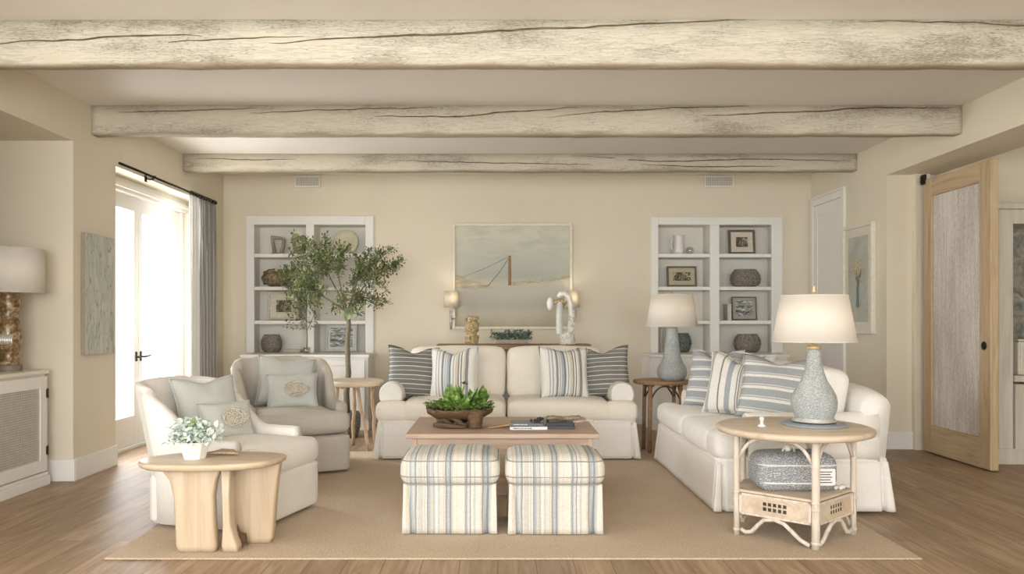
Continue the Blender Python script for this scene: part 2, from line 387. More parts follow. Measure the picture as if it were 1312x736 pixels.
# ================================================================== THE ROOM
XL, XR, YB, ZC = -3.13, 3.57, 8.9, 2.84
b = MB(); b.box(-5.0, -2.3, -.1, 6.7, 9.2, 0); struct(b.build('floor', M['floor']))
b = MB(); b.box(-3.6, -2.4, ZC, 6.7, 9.2, ZC + .12); struct(b.build('ceiling', M['ceil']))
b = MB()
b.box(-3.6, 5.75, 0, XL, 6.39, ZC); b.box(-3.6, 6.39, 2.45, XL, 8.35, ZC); b.box(-3.6, 8.35, 0, XL, 9.2, ZC)
b.box(-4.9, 5.75, 0, -3.6, 6.0, 2.51); b.box(-4.9, -2.3, 2.51, XL, 5.75, ZC + .1)
struct(b.build('wall_left', M['wall'], weld=False))
# alcove outer wall with an unseen window opening added for the left fill light
b = MB(); b.box(-5.0, 3.9, 0, -4.8, 6.0, 2.51); b.box(-4.8, 3.9, 0, -3.6, 4.1, 2.51)
b.box(-3.6, -2.3, 0, XL, .8, 2.51); b.box(-3.6, 3.2, 0, XL, 4.1, 2.51); b.box(-3.6, .8, 0, XL, 3.2, .5); b.box(-3.6, .8, 2.3, XL, 3.2, 2.51)
struct(b.build('wall_alcove', M['wall'], weld=False))
b = MB()
def wall_holes_y(b, x0, x1, z0, z1, y0, y1, holes):
    xs = sorted({x0, x1, *[h[0] for h in holes], *[h[1] for h in holes]}); zs = sorted({z0, z1, *[h[2] for h in holes], *[h[3] for h in holes]})
    for i in range(len(xs) - 1):
        for j in range(len(zs) - 1):
            cx = (xs[i] + xs[i + 1]) / 2; cz = (zs[j] + zs[j + 1]) / 2
            if any(h[0] < cx < h[1] and h[2] < cz < h[3] for h in holes): continue
            b.box(xs[i], y0, zs[j], xs[i + 1], y1, zs[j + 1])
BL = (-2.865, -1.415, 0.0, 2.373); BR = (1.744, 3.238, 0.0, 2.36)
wall_holes_y(b, -3.6, 4.2, 0, ZC, YB, YB + .4, [(BL[0] + .03, BL[1] - .03, 0, BL[3] - .03), (BR[0] + .03, BR[1] - .03, 0, BR[3] - .03)])
struct(b.build('wall_back', M['wall'], weld=False))
b = MB()
b.box(XR, 7.17, 0, 4.03, 9.2, ZC); b.box(XR, 2.5, 2.52, 4.03, 7.17, ZC); b.box(XR, -2.3, 0, 4.03, 2.5, ZC)
b.box(4.03, 6.85, 0, 6.6, 7.4, ZC)
struct(b.build('wall_right', M['wall'], weld=False))
b = MB(); b.box(6.5, -2.3, 0, 6.7, 7.0, ZC)
wall_holes_y(b, 4.03, 6.5, 0, ZC, 2.3, 2.4, [(4.4, 6.2, .65, 2.25)])
struct(b.build('wall_hall', M['wall'], weld=False))
b = MB(); wall_holes_y(b, -5, 6.7, 0, ZC, -2.5, -2.3, [(-3.0, 2.4, .5, 2.6)]); struct(b.build('wall_front', M['wall'], weld=False))
# ground outside
b = MB(); b.box(-40, -30, -.3, -5.0, 40, -.15); struct(b.build('ground_outside', paint('pale_terrace', c8(214, 210, 200), .8)))
# baseboards
def base_poly(name, boxes):
    b = MB()
    for x0, y0, x1, y1, dx, dy in boxes:
        b.box(x0, y0, 0, x1, y1, .165)
    struct(b.build(name, M['trim'], bevel=.006, weld=False))
base_poly('baseboard_left', [(-4.8, 5.73, XL + .02, 5.75, 0, 0), (XL, 5.75, XL + .02, 6.39, 0, 0), (XL, 8.35, XL + .02, YB, 0, 0)])
base_poly('baseboard_back', [(XL, YB - .02, BL[0], YB, 0, 0), (BL[1], YB - .02, BR[0], YB, 0, 0), (BR[1], YB - .02, XR, YB, 0, 0)])
base_poly('baseboard_right', [(XR, 7.15, 4.03, 7.17, 0, 0), (XR - .02, 7.15, XR, 8.0, 0, 0)])

# ------------------------------------------------------------------ beams (things fixed under the ceiling)
def beam(y0, depth, z0, x0, x1, seed, label):
    rnd = random.Random(seed); n = 150; R = []
    for i in range(n + 1):
        x = x0 + (x1 - x0) * i / n
        def w(k, a=.012, f=1.3): return a * mnoise.noise(Vector((x * f, k * 7.3, seed))) + a * .35 * mnoise.noise(Vector((x * 8, k * 3.1, seed + 5)))
        ya, yb, zb = y0 + w(1, .008), y0 + depth + w(2), z0 + w(3, .009)
        R.append([(x, ya, ZC), (x, ya + w(5, .006), (ZC + zb) / 2 + .03), (x, ya + .002, zb + .016 + w(6, .005)), (x, ya + .010, zb + .003), (x, ya + .03, zb), (x, yb - .03, zb + w(7, .006)), (x, yb, zb + .03), (x, yb, ZC)])
    b = MB(); b.rings(R)
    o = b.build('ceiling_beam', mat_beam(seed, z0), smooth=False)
    for p in o.data.polygons: p.use_smooth = True
    tag(o, label, 'beam', 'whitewashed beams across the ceiling')
    # long splits in the front face: slim sunken dark splits
    def crack(pts, wd):
        P = []
        m = 60
        for i in range(m + 1):
            t = i / m * (len(pts) - 1); k = min(int(t), len(pts) - 2); f = t - k
            x = pts[k][0] + (pts[k + 1][0] - pts[k][0]) * f; z = pts[k][1] + (pts[k + 1][1] - pts[k][1]) * (f * f * (3 - 2 * f))
            z += .006 * mnoise.noise(Vector((x * 9, seed, z * 3)))
            P.append((x, z))
        R = []
        for i, (x, z) in enumerate(P):
            h = wd * (math.sin(PI * i / m) ** .5 + .08) * (1 + .5 * mnoise.noise(Vector((x * 14, 0, seed))))
            yf = y0 + .008 * mnoise.noise(Vector((x * 1.3, 7.3, seed))) + .0028 * mnoise.noise(Vector((x * 8, 3.1, seed + 5)))
            yy = yf - .0035
            R.append([(x, yy, z - h), (x, yy, z + h), (x, yy + .02, z + h), (x, yy + .02, z - h)])
        c = MB(); c.rings(R); c.build('split', M['crack'], o)
    return crack
def zz(py, D): return Z_(py, D)
D1, D2, D3 = 4.29, 6.0, 7.75
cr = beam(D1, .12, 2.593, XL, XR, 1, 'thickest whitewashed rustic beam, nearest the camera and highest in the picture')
def cpx(cr, D, pts, wd): cr([(X_(x, D), Z_(y, D)) for x, y in pts], wd)
cpx(cr, D1, [(-60, 60), (60, 52), (190, 45), (260, 46)], .0035)
cpx(cr, D1, [(215, 54), (290, 50), (390, 47)], .003)
cpx(cr, D1, [(345, 56), (440, 49), (560, 44), (720, 36), (830, 30), (990, 24.5)], .0045)
cpx(cr, D1, [(1100, 27), (1210, 28), (1330, 33), (1460, 31)], .003)
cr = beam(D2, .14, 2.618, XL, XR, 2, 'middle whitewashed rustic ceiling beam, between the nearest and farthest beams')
cpx(cr, D2, [(150, 144), (230, 142), (330, 139)], .0035); cpx(cr, D2, [(320, 145), (420, 141), (500, 139), (560, 138)], .003)
cpx(cr, D2, [(480, 149), (580, 150), (660, 143), (740, 138)], .0045); cpx(cr, D2, [(700, 150), (780, 143), (880, 138), (960, 136)], .0035)
cpx(cr, D2, [(900, 148), (1040, 143), (1120, 138), (1220, 138)], .005)
cr = beam(D3, .14, 2.67, XL, XR, 3, 'farthest whitewashed ceiling beam, just in front of the back wall')
cpx(cr, D3, [(500, 206), (640, 209), (760, 211)], .0035); cpx(cr, D3, [(730, 200), (850, 207), (980, 204), (1090, 206)], .004); cpx(cr, D3, [(820, 211), (900, 214), (1000, 213)], .004)
cpx(cr, D3, [(250, 203), (320, 205), (380, 204)], .003)

# ------------------------------------------------------------------ vents
def vent(px0, px1, label):
    t = thing('air_vent', label, 'vent', (X_((px0 + px1) / 2, YB), YB, 2.765), 0, 'vents high on the back wall'); w = (px1 - px0) / 1000 * YB / 2
    b = MB(); b.box(-w, -.012, -.065, w, 0, .065); b.build('backing', plain('vent_grey', c8(176, 170, 154), .6), t)
    b = MB(); b.box(-w, -.02, .05, w, -.012, .065); b.box(-w, -.02, -.065, w, -.012, -.05); b.box(-w, -.02, -.05, -w + .015, -.012, .05); b.box(w - .015, -.02, -.05, w, -.012, .05)
    b.build('frame', M['trim'], t, weld=False)
    b = MB(); n = 16
    for i in range(n):
        x = -w + .02 + (2 * w - .04) * i / (n - 1); b.box(x - .002, -.019, -.05, x + .002, -.012, .05)
    for i in range(5):
        z = -.04 + .02 * i; b.box(-w + .015, -.017, z - .002, w - .015, -.012, z + .002)
    b.build('grille', M['trim'], t, weld=False)
vent(378, 411, 'white square air vent grille above the left bookcase'); vent(902, 940, 'white square air vent grille above the right bookcase')

# ------------------------------------------------------------------ french door, left
def french_door():
    x = -3.42; y0, y1, z1 = 6.39, 8.35, 2.45
    b = MB()   # frame of the opening
    b.box(x - .08, y0, 2.33, x + .1, y1, z1 - .0); b.box(x + .1, y0, 2.36, x + .13, y1, 2.40)
    b.box(x - .08, y0, 0, x + .06, y0 + .05, 2.33); b.box(x - .08, y1 - .05, 0, x + .06, y1, 2.33); b.box(x - .08, y0 + .05, 0, x + .06, y1 - .05, .028)
    struct(b.build('window_1', M['trim'], bevel=.004, weld=False))
    mid = (y0 + y1) / 2
    for k, (a, c) in enumerate(((y0 + .05, mid), (mid, y1 - .05))):
        t = struct(bpy.data.objects.new('door_%d' % (k + 1), None)); COL.objects.link(t); t.location = (x, 0, 0)
        b = MB(); s = .085
        b.box(-.02, a, .03, .025, a + s, 2.33); b.box(-.02, c - s, .03, .025, c, 2.33); b.box(-.02, a + s, 2.2, .025, c - s, 2.33); b.box(-.02, a + s, .03, .025, c - s, .3)
        b.build('door_frame', M['trim'], t, bevel=.004, weld=False)
        b = MB(); b.box(0, a + s, .3, .006, c - s, 2.2); b.build('door_glass', M['pane'], t)
        hy = c - .045 if k == 0 else a + .045; sg = -1 if k == 0 else 1
        h = MB(); h.box(.025, hy - .014, .80, .031, hy + .014, .89); h.tube([(.031, hy, .84), (.065, hy, .84), (.075, hy + sg * .02, .842), (.072, hy + sg * .11, .848)], .009, 8)
        h.build('door_handle', M['black'], t, smooth=True, weld=False)
french_door()
# curtain and rod
t = thing('curtain_rod', 'long black iron curtain rod above the french doors', 'curtain rod', (XL, 7.3, 2.455))
b = MB(); b.tube([(.075, -1.0, 0), (.075, 1.12, 0)], .011, 10); b.ball((.075, 1.14, 0), .02); b.build('rod', M['black'], t, smooth=True)
for yy in (-.37, 1.05):
    b = MB(); b.tube([(0, yy, -.01), (.04, yy, -.02), (.075, yy, -.016)], .007); b.box(0, yy - .02, -.04, .006, yy + .02, .03); b.lathe([(.018, -.012), (.018, .012)], (.075, yy, 0), 12); b.build('bracket', M['black'], t, weld=False)
M['curtain'] = stripes('blue_grey_striped_curtain', 1, [(i / 12, c8(*((164, 162, 156), (192, 188, 178), (144, 145, 143))[i % 3])) for i in range(12)], .10)
def curtain(name, mat, y0, y1, n, amp, label, ztop=2.43, parent=None, x=XL + .075):
    b = MB(); m = n * 12; vs = []; fs = []; zs = [.02, .6, 1.2, 1.8, 2.25, 2.36, ztop]
    for iz, z in enumerate(zs):
        spread = 1 - .12 * (z / ztop) ; a = amp * (1.1 - .35 * z / ztop)
        for i in range(m + 1):
            t_ = i / m; y = (y0 + y1) / 2 + (t_ - .5) * (y1 - y0) * (spread + .06 * math.sin(z * 1.3))
            vs.append((x + a * math.sin(t_ * n * 2 * PI + .3 * math.sin(z * 1.7)) , y + .012 * math.sin(t_ * n * 4 * PI), z))
    for r in range(len(zs) - 1):
        for i in range(m): fs.append((r * (m + 1) + i, r * (m + 1) + i + 1, (r + 1) * (m + 1) + i + 1, (r + 1) * (m + 1) + i))
    b.add(vs, fs); o = b.build(name, mat, parent, smooth=True)
    sm = o.modifiers.new('s', 'SOLIDIFY'); sm.thickness = .004
    return o
t = thing('curtain', 'floor length curtain of grey striped fabric with white leading edge beside the french doors', 'curtain', (0, 0, 0))
curtain('striped_panel', M['curtain'], 7.98, 8.46, 7, .035, '', parent=t)
o = curtain('lining', M['curtain_w'], 7.72, 7.99, 3, .03, '', parent=t); o['label'] = 'white leading edge'
for i in range(9):
    b = MB(); y = 7.78 + i * .075; b.tube([(XL + .075 + .019 * math.cos(q), y, 2.455 + .019 * math.sin(q)) for q in [2 * PI * j / 10 for j in range(11)]], .005, 6); b.build('curtain_ring', M['black'], t)

# ------------------------------------------------------------------ panelled door on the right wall
t = struct(bpy.data.objects.new('door_3', None)); COL.objects.link(t); t.location = (XR, 8.42, 0)
b = MB(); b.box(-.03, -.42, 0, 0, -.34, 2.535); b.box(-.03, .36, 0, 0, .44, 2.535); b.box(-.03, -.34, 2.46, 0, .36, 2.535); b.box(-.04, -.43, 2.535, 0, .45, 2.56)
b.build('casing', M['trim'], t, bevel=.005, weld=False)
b = MB(); b.box(-.012, -.34, 0, 0, .36, 2.46); b.box(-.022, -.34, .01, -.0121, -.23, 2.458); b.box(-.022, .25, .01, -.0121, .36, 2.458); b.box(-.022, -.23, 2.33, -.0121, .25, 2.458); b.box(-.022, -.23, .01, -.0121, .25, .22); b.box(-.022, -.23, .95, -.0121, .25, 1.08)
b.build('door_panel', M['trim'], t, bevel=.004, weld=False)

# ------------------------------------------------------------------ sliding wood door in the right opening
t = thing('wooden_door', 'tall rustic pine framed door with worn whitewashed boards standing in the right opening', 'door', (3.86, 6.07, .015), math.radians(0))
L = .95; Zt = 2.43; 
b = MB(); b.box(-.03, 0, 0, .035, .14, Zt); b.build('stile', M['barn'], t, bevel=.004)
b = MB(); b.box(-.03, L - .12, 0, .035, L, Zt); b.build('stile', M['barn'], t, bevel=.004)
b = MB(); b.box(-.03, .14, Zt - .16, .03, L - .12, Zt); b.build('rail', M['barnx'], t, bevel=.004)
b = MB(); b.box(-.03, .14, 0, .03, L - .12, .24); b.build('rail', M['barnx'], t, bevel=.004)
for i in range(3):
    w = (L - .26) / 3; y = .14 + i * w
    b = MB(); b.box(-.012, y + .002, .24, .015, y + w - .002, Zt - .16); b.build('board', M['weather'], t, bevel=.002)
b = MB(); b.lathe([(.0, 0), (.03, 0), (.034, .006), (.026, .01), (.0, .01)], (0, 0, 0), 24); b.ball((0, 0, .012), .012)
o = b.build('pull', M['black'], t, smooth=True, loc=(-.03, .075, 1.07 - .1), rot=(0, -PI / 2, 0))
b = MB(); b.box(-.045, L - .03, Zt - .04, -.02, L + .03, Zt + .05); b.box(-.06, L - .01, Zt - .03, -.04, L + .01, Zt + .03); b.build('hinge_bracket', M['black'], t, bevel=.003, weld=False)
# jamb trim
b = MB(); b.box(3.80, 7.11, 0, 3.94, 7.17, 2.52); struct(b.build('trim_1', wood('jamb_whitewash', c8(206, 194, 168), c8(222, 212, 190), c8(228, 220, 202), 'Z', 1, knots=False), bevel=.004))

# ------------------------------------------------------------------ built-in in the hall
hx0, hy = 4.12, 6.42
M['greige'] = wood('grey_washed_cabinet', c8(176, 166, 148), c8(198, 190, 174), c8(208, 202, 188), 'Z', .8, .6, .05, False)
t = thing('hall_cabinet', 'tall grey-washed built-in cabinet with dark niche behind the wooden door', 'cabinet', (hx0, hy, 0))
W = 1.5
b = MB(); b.box(0, 0, 0, .12, .4, 2.1); b.box(W - .12, 0, 0, W, .4, 2.1); b.box(.12, 0, 1.98, W - .12, .4, 2.1); b.box(-.03, -.03, 2.1, W + .03, .42, 2.15); b.box(.12, .36, .08, W - .12, .4, 1.98); b.box(-.012, -.012, 0, .14, .0, .13)
b.build('body', M['greige'], t, bevel=.005, weld=False)
b = MB(); b.box(.12, -.02, .68, W - .12, .36, .73); b.build('counter', M['greige'], t, bevel=.004)
b = MB(); b.box(.12, .345, .73, W - .12, .36, 1.98); b.build('back_panel', mat_mottle('grey_stone_slab', ((.3, c8(74, 74, 68)), (.5, c8(124, 122, 112)), (.7, c8(168, 164, 150))), 5, 8, .4, dist=2), t)
for k in range(2):
    x0 = .13 + k * .62
    b = MB(); b.box(x0, 0, .12, x0 + .61, .02, .66); b.box(x0, -.012, .12, x0 + .06, 0, .66); b.box(x0 + .55, -.012, .12, x0 + .61, 0, .66); b.box(x0 + .06, -.012, .6, x0 + .55, 0, .66); b.box(x0 + .06, -.012, .12, x0 + .55, 0, .18)
    b.build('door', M['greige'], t, bevel=.003, weld=False)
b = MB(); b.box(.12, .0, .0, W - .12, .3, .12); b.build('plinth', M['greige'], t)
t = thing('canister', 'pale ribbed canister standing in the niche of the hall cabinet', 'canister', (hx0 + .285, hy + .13, .73))
b = MB(); b.rbox((0, 0, .14), (.17, .14, .28), .015, 4)
for i in range(6): b.box(-.07 + i * .026, -.074, .02, -.062 + i * .026, -.068, .26)
b.build('body', plain('cream_enamel', c8(206, 200, 184), .5), t, weld=False)
b = MB(); b.rbox((0, 0, .29), (.18, .15, .02), .008, 3); b.build('lid', plain('cream_enamel_lid', c8(196, 190, 174), .5), t)

# ------------------------------------------------------------------ pictures
def frame_obj(t, w, h, fw, dp, fm, matm=None, mw=0, art=None, depth_axis='Y'):
    b = MB(); b.box(-w / 2, -dp, -h / 2, -w / 2 + fw, 0, h / 2); b.box(w / 2 - fw, -dp, -h / 2, w / 2, 0, h / 2); b.box(-w / 2 + fw, -dp, h / 2 - fw, w / 2 - fw, 0, h / 2); b.box(-w / 2 + fw, -dp, -h / 2, w / 2 - fw, 0, -h / 2 + fw)
    b.build('frame', fm, t, bevel=min(.004, fw / 4), weld=False)
    iw, ih = w / 2 - fw, h / 2 - fw
    if matm:
        b = MB(); b.box(-iw, -dp * .45, -ih, iw, -dp * .2, ih); b.build('mount', matm, t)
        iw -= mw; ih -= mw
    b = MB(); b.box(-iw, -dp * .6, -ih, iw, -dp * .4, ih); return b.build('print', art, t)
# painting on back wall
def mat_painting():
    m = N('dune_painting'); tc = m.new('ShaderNodeTexCoord'); sp = m.new('ShaderNodeSeparateXYZ'); m.link(tc.outputs['Generated'], sp.inputs[0])
    x, z = sp.outputs[0], sp.outputs[2]
    n1 = m.noise(m.coord((1.4, 1, 3.5), 'Generated'), 2.4, 5, .55, .4); n2 = m.noise(m.coord((3, 1, 10), 'Generated'), 3, 6, .6)
    zz_ = m.math('ADD', z, m.math('MULTIPLY', m.math('SUBTRACT', n1, .5), .16))
    zz_ = m.math('ADD', zz_, m.math('MULTIPLY', m.math('SUBTRACT', n2, .5), .10))
    base = m.ramp(zz_, ((0, c8(164, 154, 128)), (.12, c8(188, 182, 160)), (.2, c8(176, 172, 154)), (.36, c8(190, 187, 172)), (.43, c8(196, 188, 168)), (.5, c8(172, 174, 160)), (.62, c8(186, 187, 172)), (.8, c8(202, 201, 182)), (1, c8(212, 208, 184))))
    cloud = m.ramp(n1, ((.42, (0, 0, 0, 1)), (.62, (1, 1, 1, 1)))); up = m.ramp(z, ((.55, (0, 0, 0, 1)), (.7, (1, 1, 1, 1))))
    col = m.mix(m.math('MULTIPLY', m.math('MULTIPLY', cloud, up), .5), base, c8(166, 172, 164))
    # dune at the left
    dune = m.math('SUBTRACT', m.math('SUBTRACT', .52, m.math('MULTIPLY', x, .36)), m.math('ADD', z, m.math('MULTIPLY', m.math('SUBTRACT', n2, .5), .08)))
    dm = m.ramp(dune, ((.0, (0, 0, 0, 1)), (.02, (1, 1, 1, 1)))); dl = m.ramp(z, ((.37, (0, 0, 0, 1)), (.39, (1, 1, 1, 1))))
    col = m.mix(m.math('MULTIPLY', m.math('MULTIPLY', dm, dl), .85), col, m.ramp(n2, ((.3, c8(132, 116, 88)), (.5, c8(178, 162, 130)), (.7, c8(216, 206, 178)))))
    m.color(col); m.rough(.5); m.bump(n2, .15, .004); return m.m
PD = YB
t = thing('framed_painting', 'large pale framed painting of dunes and a wooden mast on the back wall', 'painting', ((X_(580, PD) + X_(733, PD)) / 2, YB - .001, (Z_(287, PD) + Z_(422, PD)) / 2))
pw, ph = X_(733, PD) - X_(580, PD), Z_(287, PD) - Z_(422, PD)
o = frame_obj(t, pw, ph, .03, .05, plain('pale_cream_frame', c8(226, 218, 196), .4), None, 0, mat_painting())
def pp(px, py): return ((px - 656.5) / 1000 * PD, -.033, -(py - 354.5) / 1000 * PD)
post = plain('ochre_paint', c8(150, 118, 74), .6); post2 = plain('umber_paint', c8(128, 112, 84), .6)
b = MB(); b.tube([pp(653, 328), pp(653, 366)], [.014, .018], 6, flat=.2); b.build('painted_mast', post, o)
b = MB(); b.tube([pp(651, 332), pp(640, 349), pp(625, 367)], [.007, .008, .009], 6, flat=.3); b.build('painted_strut', post, o)
b = MB(); b.tube([pp(651, 330), pp(622, 344), pp(594, 355), pp(584, 354)], .004, 5, flat=.4); b.build('painted_rope', post2, o)
b = MB(); rnd = random.Random(4)
for i in range(120):
    u = rnd.random(); px = 656 + u * 72; py = 364 - 8 * u + rnd.uniform(-2.2, 2.2)
    p = pp(px, py); b.tube([(p[0] - .014, p[1] + .002, p[2] + rnd.uniform(-.004, .004)), (p[0] + .014, p[1] + .002, p[2] + rnd.uniform(-.004, .004))], rnd.uniform(.003, .0055), 4, flat=.5)
b.build('painted_foam', plain('cream_paint', c8(214, 200, 164), .6), o, weld=False)
# picture on right wall (faces -X)
t = thing('framed_picture', 'white framed botanical picture hanging on the right wall beside the white door', 'picture', (XR - .001, (8.0 + 7.37) / 2, 1.59), -PI / 2)
frame_obj(t, .64, 1.07, .03, .045, plain('soft_white_frame', c8(222, 218, 200), .4), M['mat'], .085,
          mat_mottle('pale_sage_wash', ((.35, c8(168, 170, 158)), (.6, c8(186, 186, 174))), 4, 4))
rnd = random.Random(8); b = MB()
for i in range(90):
    px, pz = rnd.gauss(0, .08), rnd.gauss(.1, .08)
    b.ball((px, -.03, pz), rnd.uniform(.008, .017), 6, 4, (1, .2, 1))
b.tube([(-.10, -.026, .1), (.10, -.026, .1)], .002, 4)
b.build('painted_bouquet', mat_leaf('ochre_bloom', c8(176, 150, 96), c8(206, 190, 150), c8(146, 150, 130), 30), t, weld=False)
b = MB()
for i in range(14): b.tube([(rnd.uniform(-.08, .08), -.03, rnd.uniform(.02, .1)), (rnd.uniform(-.02, .02), -.03, -.1), (rnd.uniform(-.035, .035), -.03, -.28)], .004, 4, flat=.4)
b.build('painted_stems', plain('slate_green_paint', c8(110, 124, 122), .6), t, weld=False)
# canvas on left pier (faces +X)
def mat_canvas():
    m = N('teal_drip_canvas'); a = m.noise(m.coord((3, 3, .9)), 2.2, 6, .65, 1.5); d = m.noise(m.coord((9, 9, 2)), 2.2, 7, .8, 2.4)
    col = m.ramp(a, ((.3, c8(168, 174, 164)), (.5, c8(192, 196, 186)), (.7, c8(212, 210, 200))))
    k = m.ramp(d, ((.545, (0, 0, 0, 1)), (.60, (1, 1, 1, 1)))); m.color(m.mix(m.math('MULTIPLY', k, .85), col, c8(96, 110, 100))); m.rough(.7); m.bump(d, .3, .006); return m.m
t = thing('canvas_painting', 'tall narrow grey-green abstract canvas on the left wall beside the french doors', 'painting', (XL, 6.07, 1.385), PI / 2)
b = MB(); b.box(-.215, -.036, -.46, .215, -.001, .46); b.build('stretcher', plain('canvas_edge', c8(150, 138, 122), .8), t, bevel=.002)
b = MB(); b.box(-.213, -.04, -.458, .213, -.036, .458); b.build('painted_face', mat_canvas(), t)

# ------------------------------------------------------------------ sconces
def sconce(x, label):
    t = thing('wall_sconce', label, 'wall lamp', (x, YB, 1.2), 0, 'sconces beside the painting')
    b = MB(); b.box(-.03, -.012, -.12, .03, 0, .1); b.tube([(0, -.012, .0), (0, -.1, .0), (0, -.17, .0)], .007); b.tube([(0, -.17, -.02), (0, -.17, .12)], .008); b.tube([(.05, -.12, .02), (.05, -.12, .1), (.035, -.14, .12), (0, -.17, .12)], .006); b.tube([(.05, -.12, .02), (.02, -.08, .0), (0, -.06, 0)], .006)
    b.tube([(-.0, -.17, -.02), (-.0, -.17, -.04)], .014); b.build('bracket', M['chrome'], t, smooth=True, weld=False)
    b = MB(); b.lathe([(.085, .13), (.078, .31)], (0, -.17, 0), 28, cap=False); o = b.build('lamp_shade', M['shade_sconce'], t, smooth=True)
    s = o.modifiers.new('s', 'SOLIDIFY'); s.thickness = .003
    b = MB(); b.ball((0, -.17, .2), .022); b.tube([(0, -.17, .12), (0, -.17, .18)], .01); b.build('bulb', plain('frosted_bulb', c8(240, 232, 214), .3), t, smooth=True, weld=False)
    l = bpy.data.lights.new('sconce_light', 'POINT'); l.energy = .9; l.color = (1, .88, .72); l.shadow_soft_size = .02
    o = bpy.data.objects.new('sconce_light', l); COL.objects.link(o); o.parent = t; o.location = (0, -.17, .245)
sconce(-.52, 'small wall sconce with cream shade at the left edge of the large painting')
sconce(.83, 'small wall sconce with cream shade behind the white coral sculpture')

# ------------------------------------------------------------------ built-in bookcases
def bookcase(B, cols, label, door_px):
    """cols: openings in px; rows: shelf lines in px"""
    t = thing('built_in_bookcase', label, 'bookcase', (0, YB, 0), 0, 'white bookcases in the back wall')
    x0, x1, zt = B[0], B[1], B[3]; D = YB; zb = .815
    o0, o1, o2, o3 = [X_(p, D) for p in cols]; tz = Z_(288.5, D); f = -.025
    b = MB(); b.box(x0, f, zb, o0, .03, zt); b.box(o3, f, zb, x1, .03, zt); b.box(o1, f, zb, o2, .03, tz); b.box(o0, f, tz, o3, .03, zt)
    b.build('face_frame', M['shelf'], t, bevel=.004, weld=False)
    b = MB(); b.box(x0 + .031, .03, zb, x0 + .05, .33, zt - .031); b.box(x1 - .05, .03, zb, x1 - .031, .33, zt - .031); b.box(o1 + .01, .03, zb, o2 - .01, .33, zt - .05); b.box(x0 + .05, .03, tz + .01, x1 - .05, .33, tz + .03)
    b.build('side_panels', M['shelfback'], t, weld=False)
    b = MB(); b.box(x0 + .031, .33, .02, x1 - .031, .35, zt - .031); b.build('back_panel', M['shelfback'], t)
    for top, bot in ((325.4, 330), (367.6, 372), (411, 415.5)):
        for a, c in ((o0, o1), (o2, o3)):
            b = MB(); b.box(a, -.01, Z_(bot, D), c, .33, Z_(top, D)); b.build('shelf', M['shelf'], t, bevel=.003)
    # base cabinet standing proud of the wall
    c0, c1 = door_px; yf = 8.4 - YB
    b = MB(); b.box(c0, yf + .02, .1, c1, .0, zb - .03); b.box(x0 + .031, .0, .02, x1 - .031, .33, zb - .03); b.box(c0, yf + .02, 0, c1, 0, .1); b.box(c0 - .008, yf + .008, 0, c1 + .008, yf + .02, .09)
    b.build('base_cabinet', M['shelf'], t, weld=False)
    b = MB(); b.box(c0 - .015, yf - .015, zb - .03, c1 + .015, .0, zb); b.box(x0 + .031, 0, zb - .03, x1 - .031, .33, zb); b.build('counter', M['shelf'], t, bevel=.004, weld=False)
    w = (c1 - c0 - .06) / 2
    for k in range(2):
        a = c0 + .03 + k * w + .004; c = a + w - .008
        b = MB(); b.box(a, yf, .12, c, yf + .02, zb - .06)
        for q in ((a, .12, a + .06, zb - .06), (c - .06, .12, c, zb - .06), (a + .06, zb - .12, c - .06, zb - .06), (a + .06, .12, c - .06, .18)):
            b.box(q[0], yf - .01, q[1], q[2], yf, q[3])
        d = b.build('door', M['shelf'], t, bevel=.003, weld=False)
        kx = c - .03 if k == 0 else a + .03
        b = MB(); b.ball((kx, yf - .025, .62), .012); b.tube([(kx, yf - .01, .62), (kx, yf - .02, .62)], .005); b.build('knob', M['chrome'], d, smooth=True, weld=False)
bookcase(BL, (326.3, 392.4, 403, 468.5), 'white built-in bookcase left of the painting, behind the indoor tree', (-2.76, -1.40))
bookcase(BR, (843, 909, 921, 988), 'white built-in bookcase right of the painting, behind the right sofa', (1.64, 3.12))
SH = [Z_(325.4, YB) , Z_(367.6, YB), Z_(411, YB), .815]     # tops of the shelves
SD = 9.02; SS = 1000 / SD
def sx(px): return X_(px, SD)
# --- left bookcase contents
def loop_vase(px, mirror, label):
    t = thing('loop_vase', label, 'vase', (sx(px), SD, SH[0]), 0, 'twisted loop vases on the top shelf')
    s = mirror; P = [(-.035 * s, 0, .0), (-.045 * s, 0, .08), (-.06 * s, 0, .16), (-.062 * s, 0, .2), (-.02 * s, 0, .195), (.04 * s, 0, .19), (.07 * s, 0, .17), (.062 * s, 0, .1), (.05 * s, 0, .05), (.045 * s, 0, .0)]
    b = MB(); b.tube(P, [.026, .02, .02, .024, .018, .016, .022, .022, .022, .028], 10, flat=1.6); b.rbox((0, 0, .009), (.13, .09, .018), .008, 3)
    b.build('body', mat_mottle('taupe_stoneware', ((.3, c8(128, 116, 98)), (.7, c8(178, 166, 146))), 12, 4, .6), t, smooth=True, weld=False)
loop_vase(356, 1, 'taupe twisted loop vase on the top left shelf, clear of the tree'); loop_vase(384, -1, 'taupe twisted loop vase beside the tree leaves on the top left shelf')
t = thing('shell_bowl', 'rough brown shell-crusted oval vessel on the second shelf of the left bookcase', 'bowl', (sx(353), SD, SH[1]))
b = MB(); b.ball((0, 0, .105), .105, 28, 18, (1.45, .95, 1), .28, 3); b.build('body', M['brownshell'], t, smooth=True)
b = MB(); rnd = random.Random(2)
for i in range(70):
    a = rnd.uniform(0, 2 * PI); q = rnd.uniform(-.8, .9); c_ = math.cos(math.asin(q)); b.ball((.15 * c_ * math.cos(a), .1 * c_ * math.sin(a), .105 + .1 * q), rnd.uniform(.01, .02), 6, 4)
b.build('shells', M['brownshell'], t, weld=False)
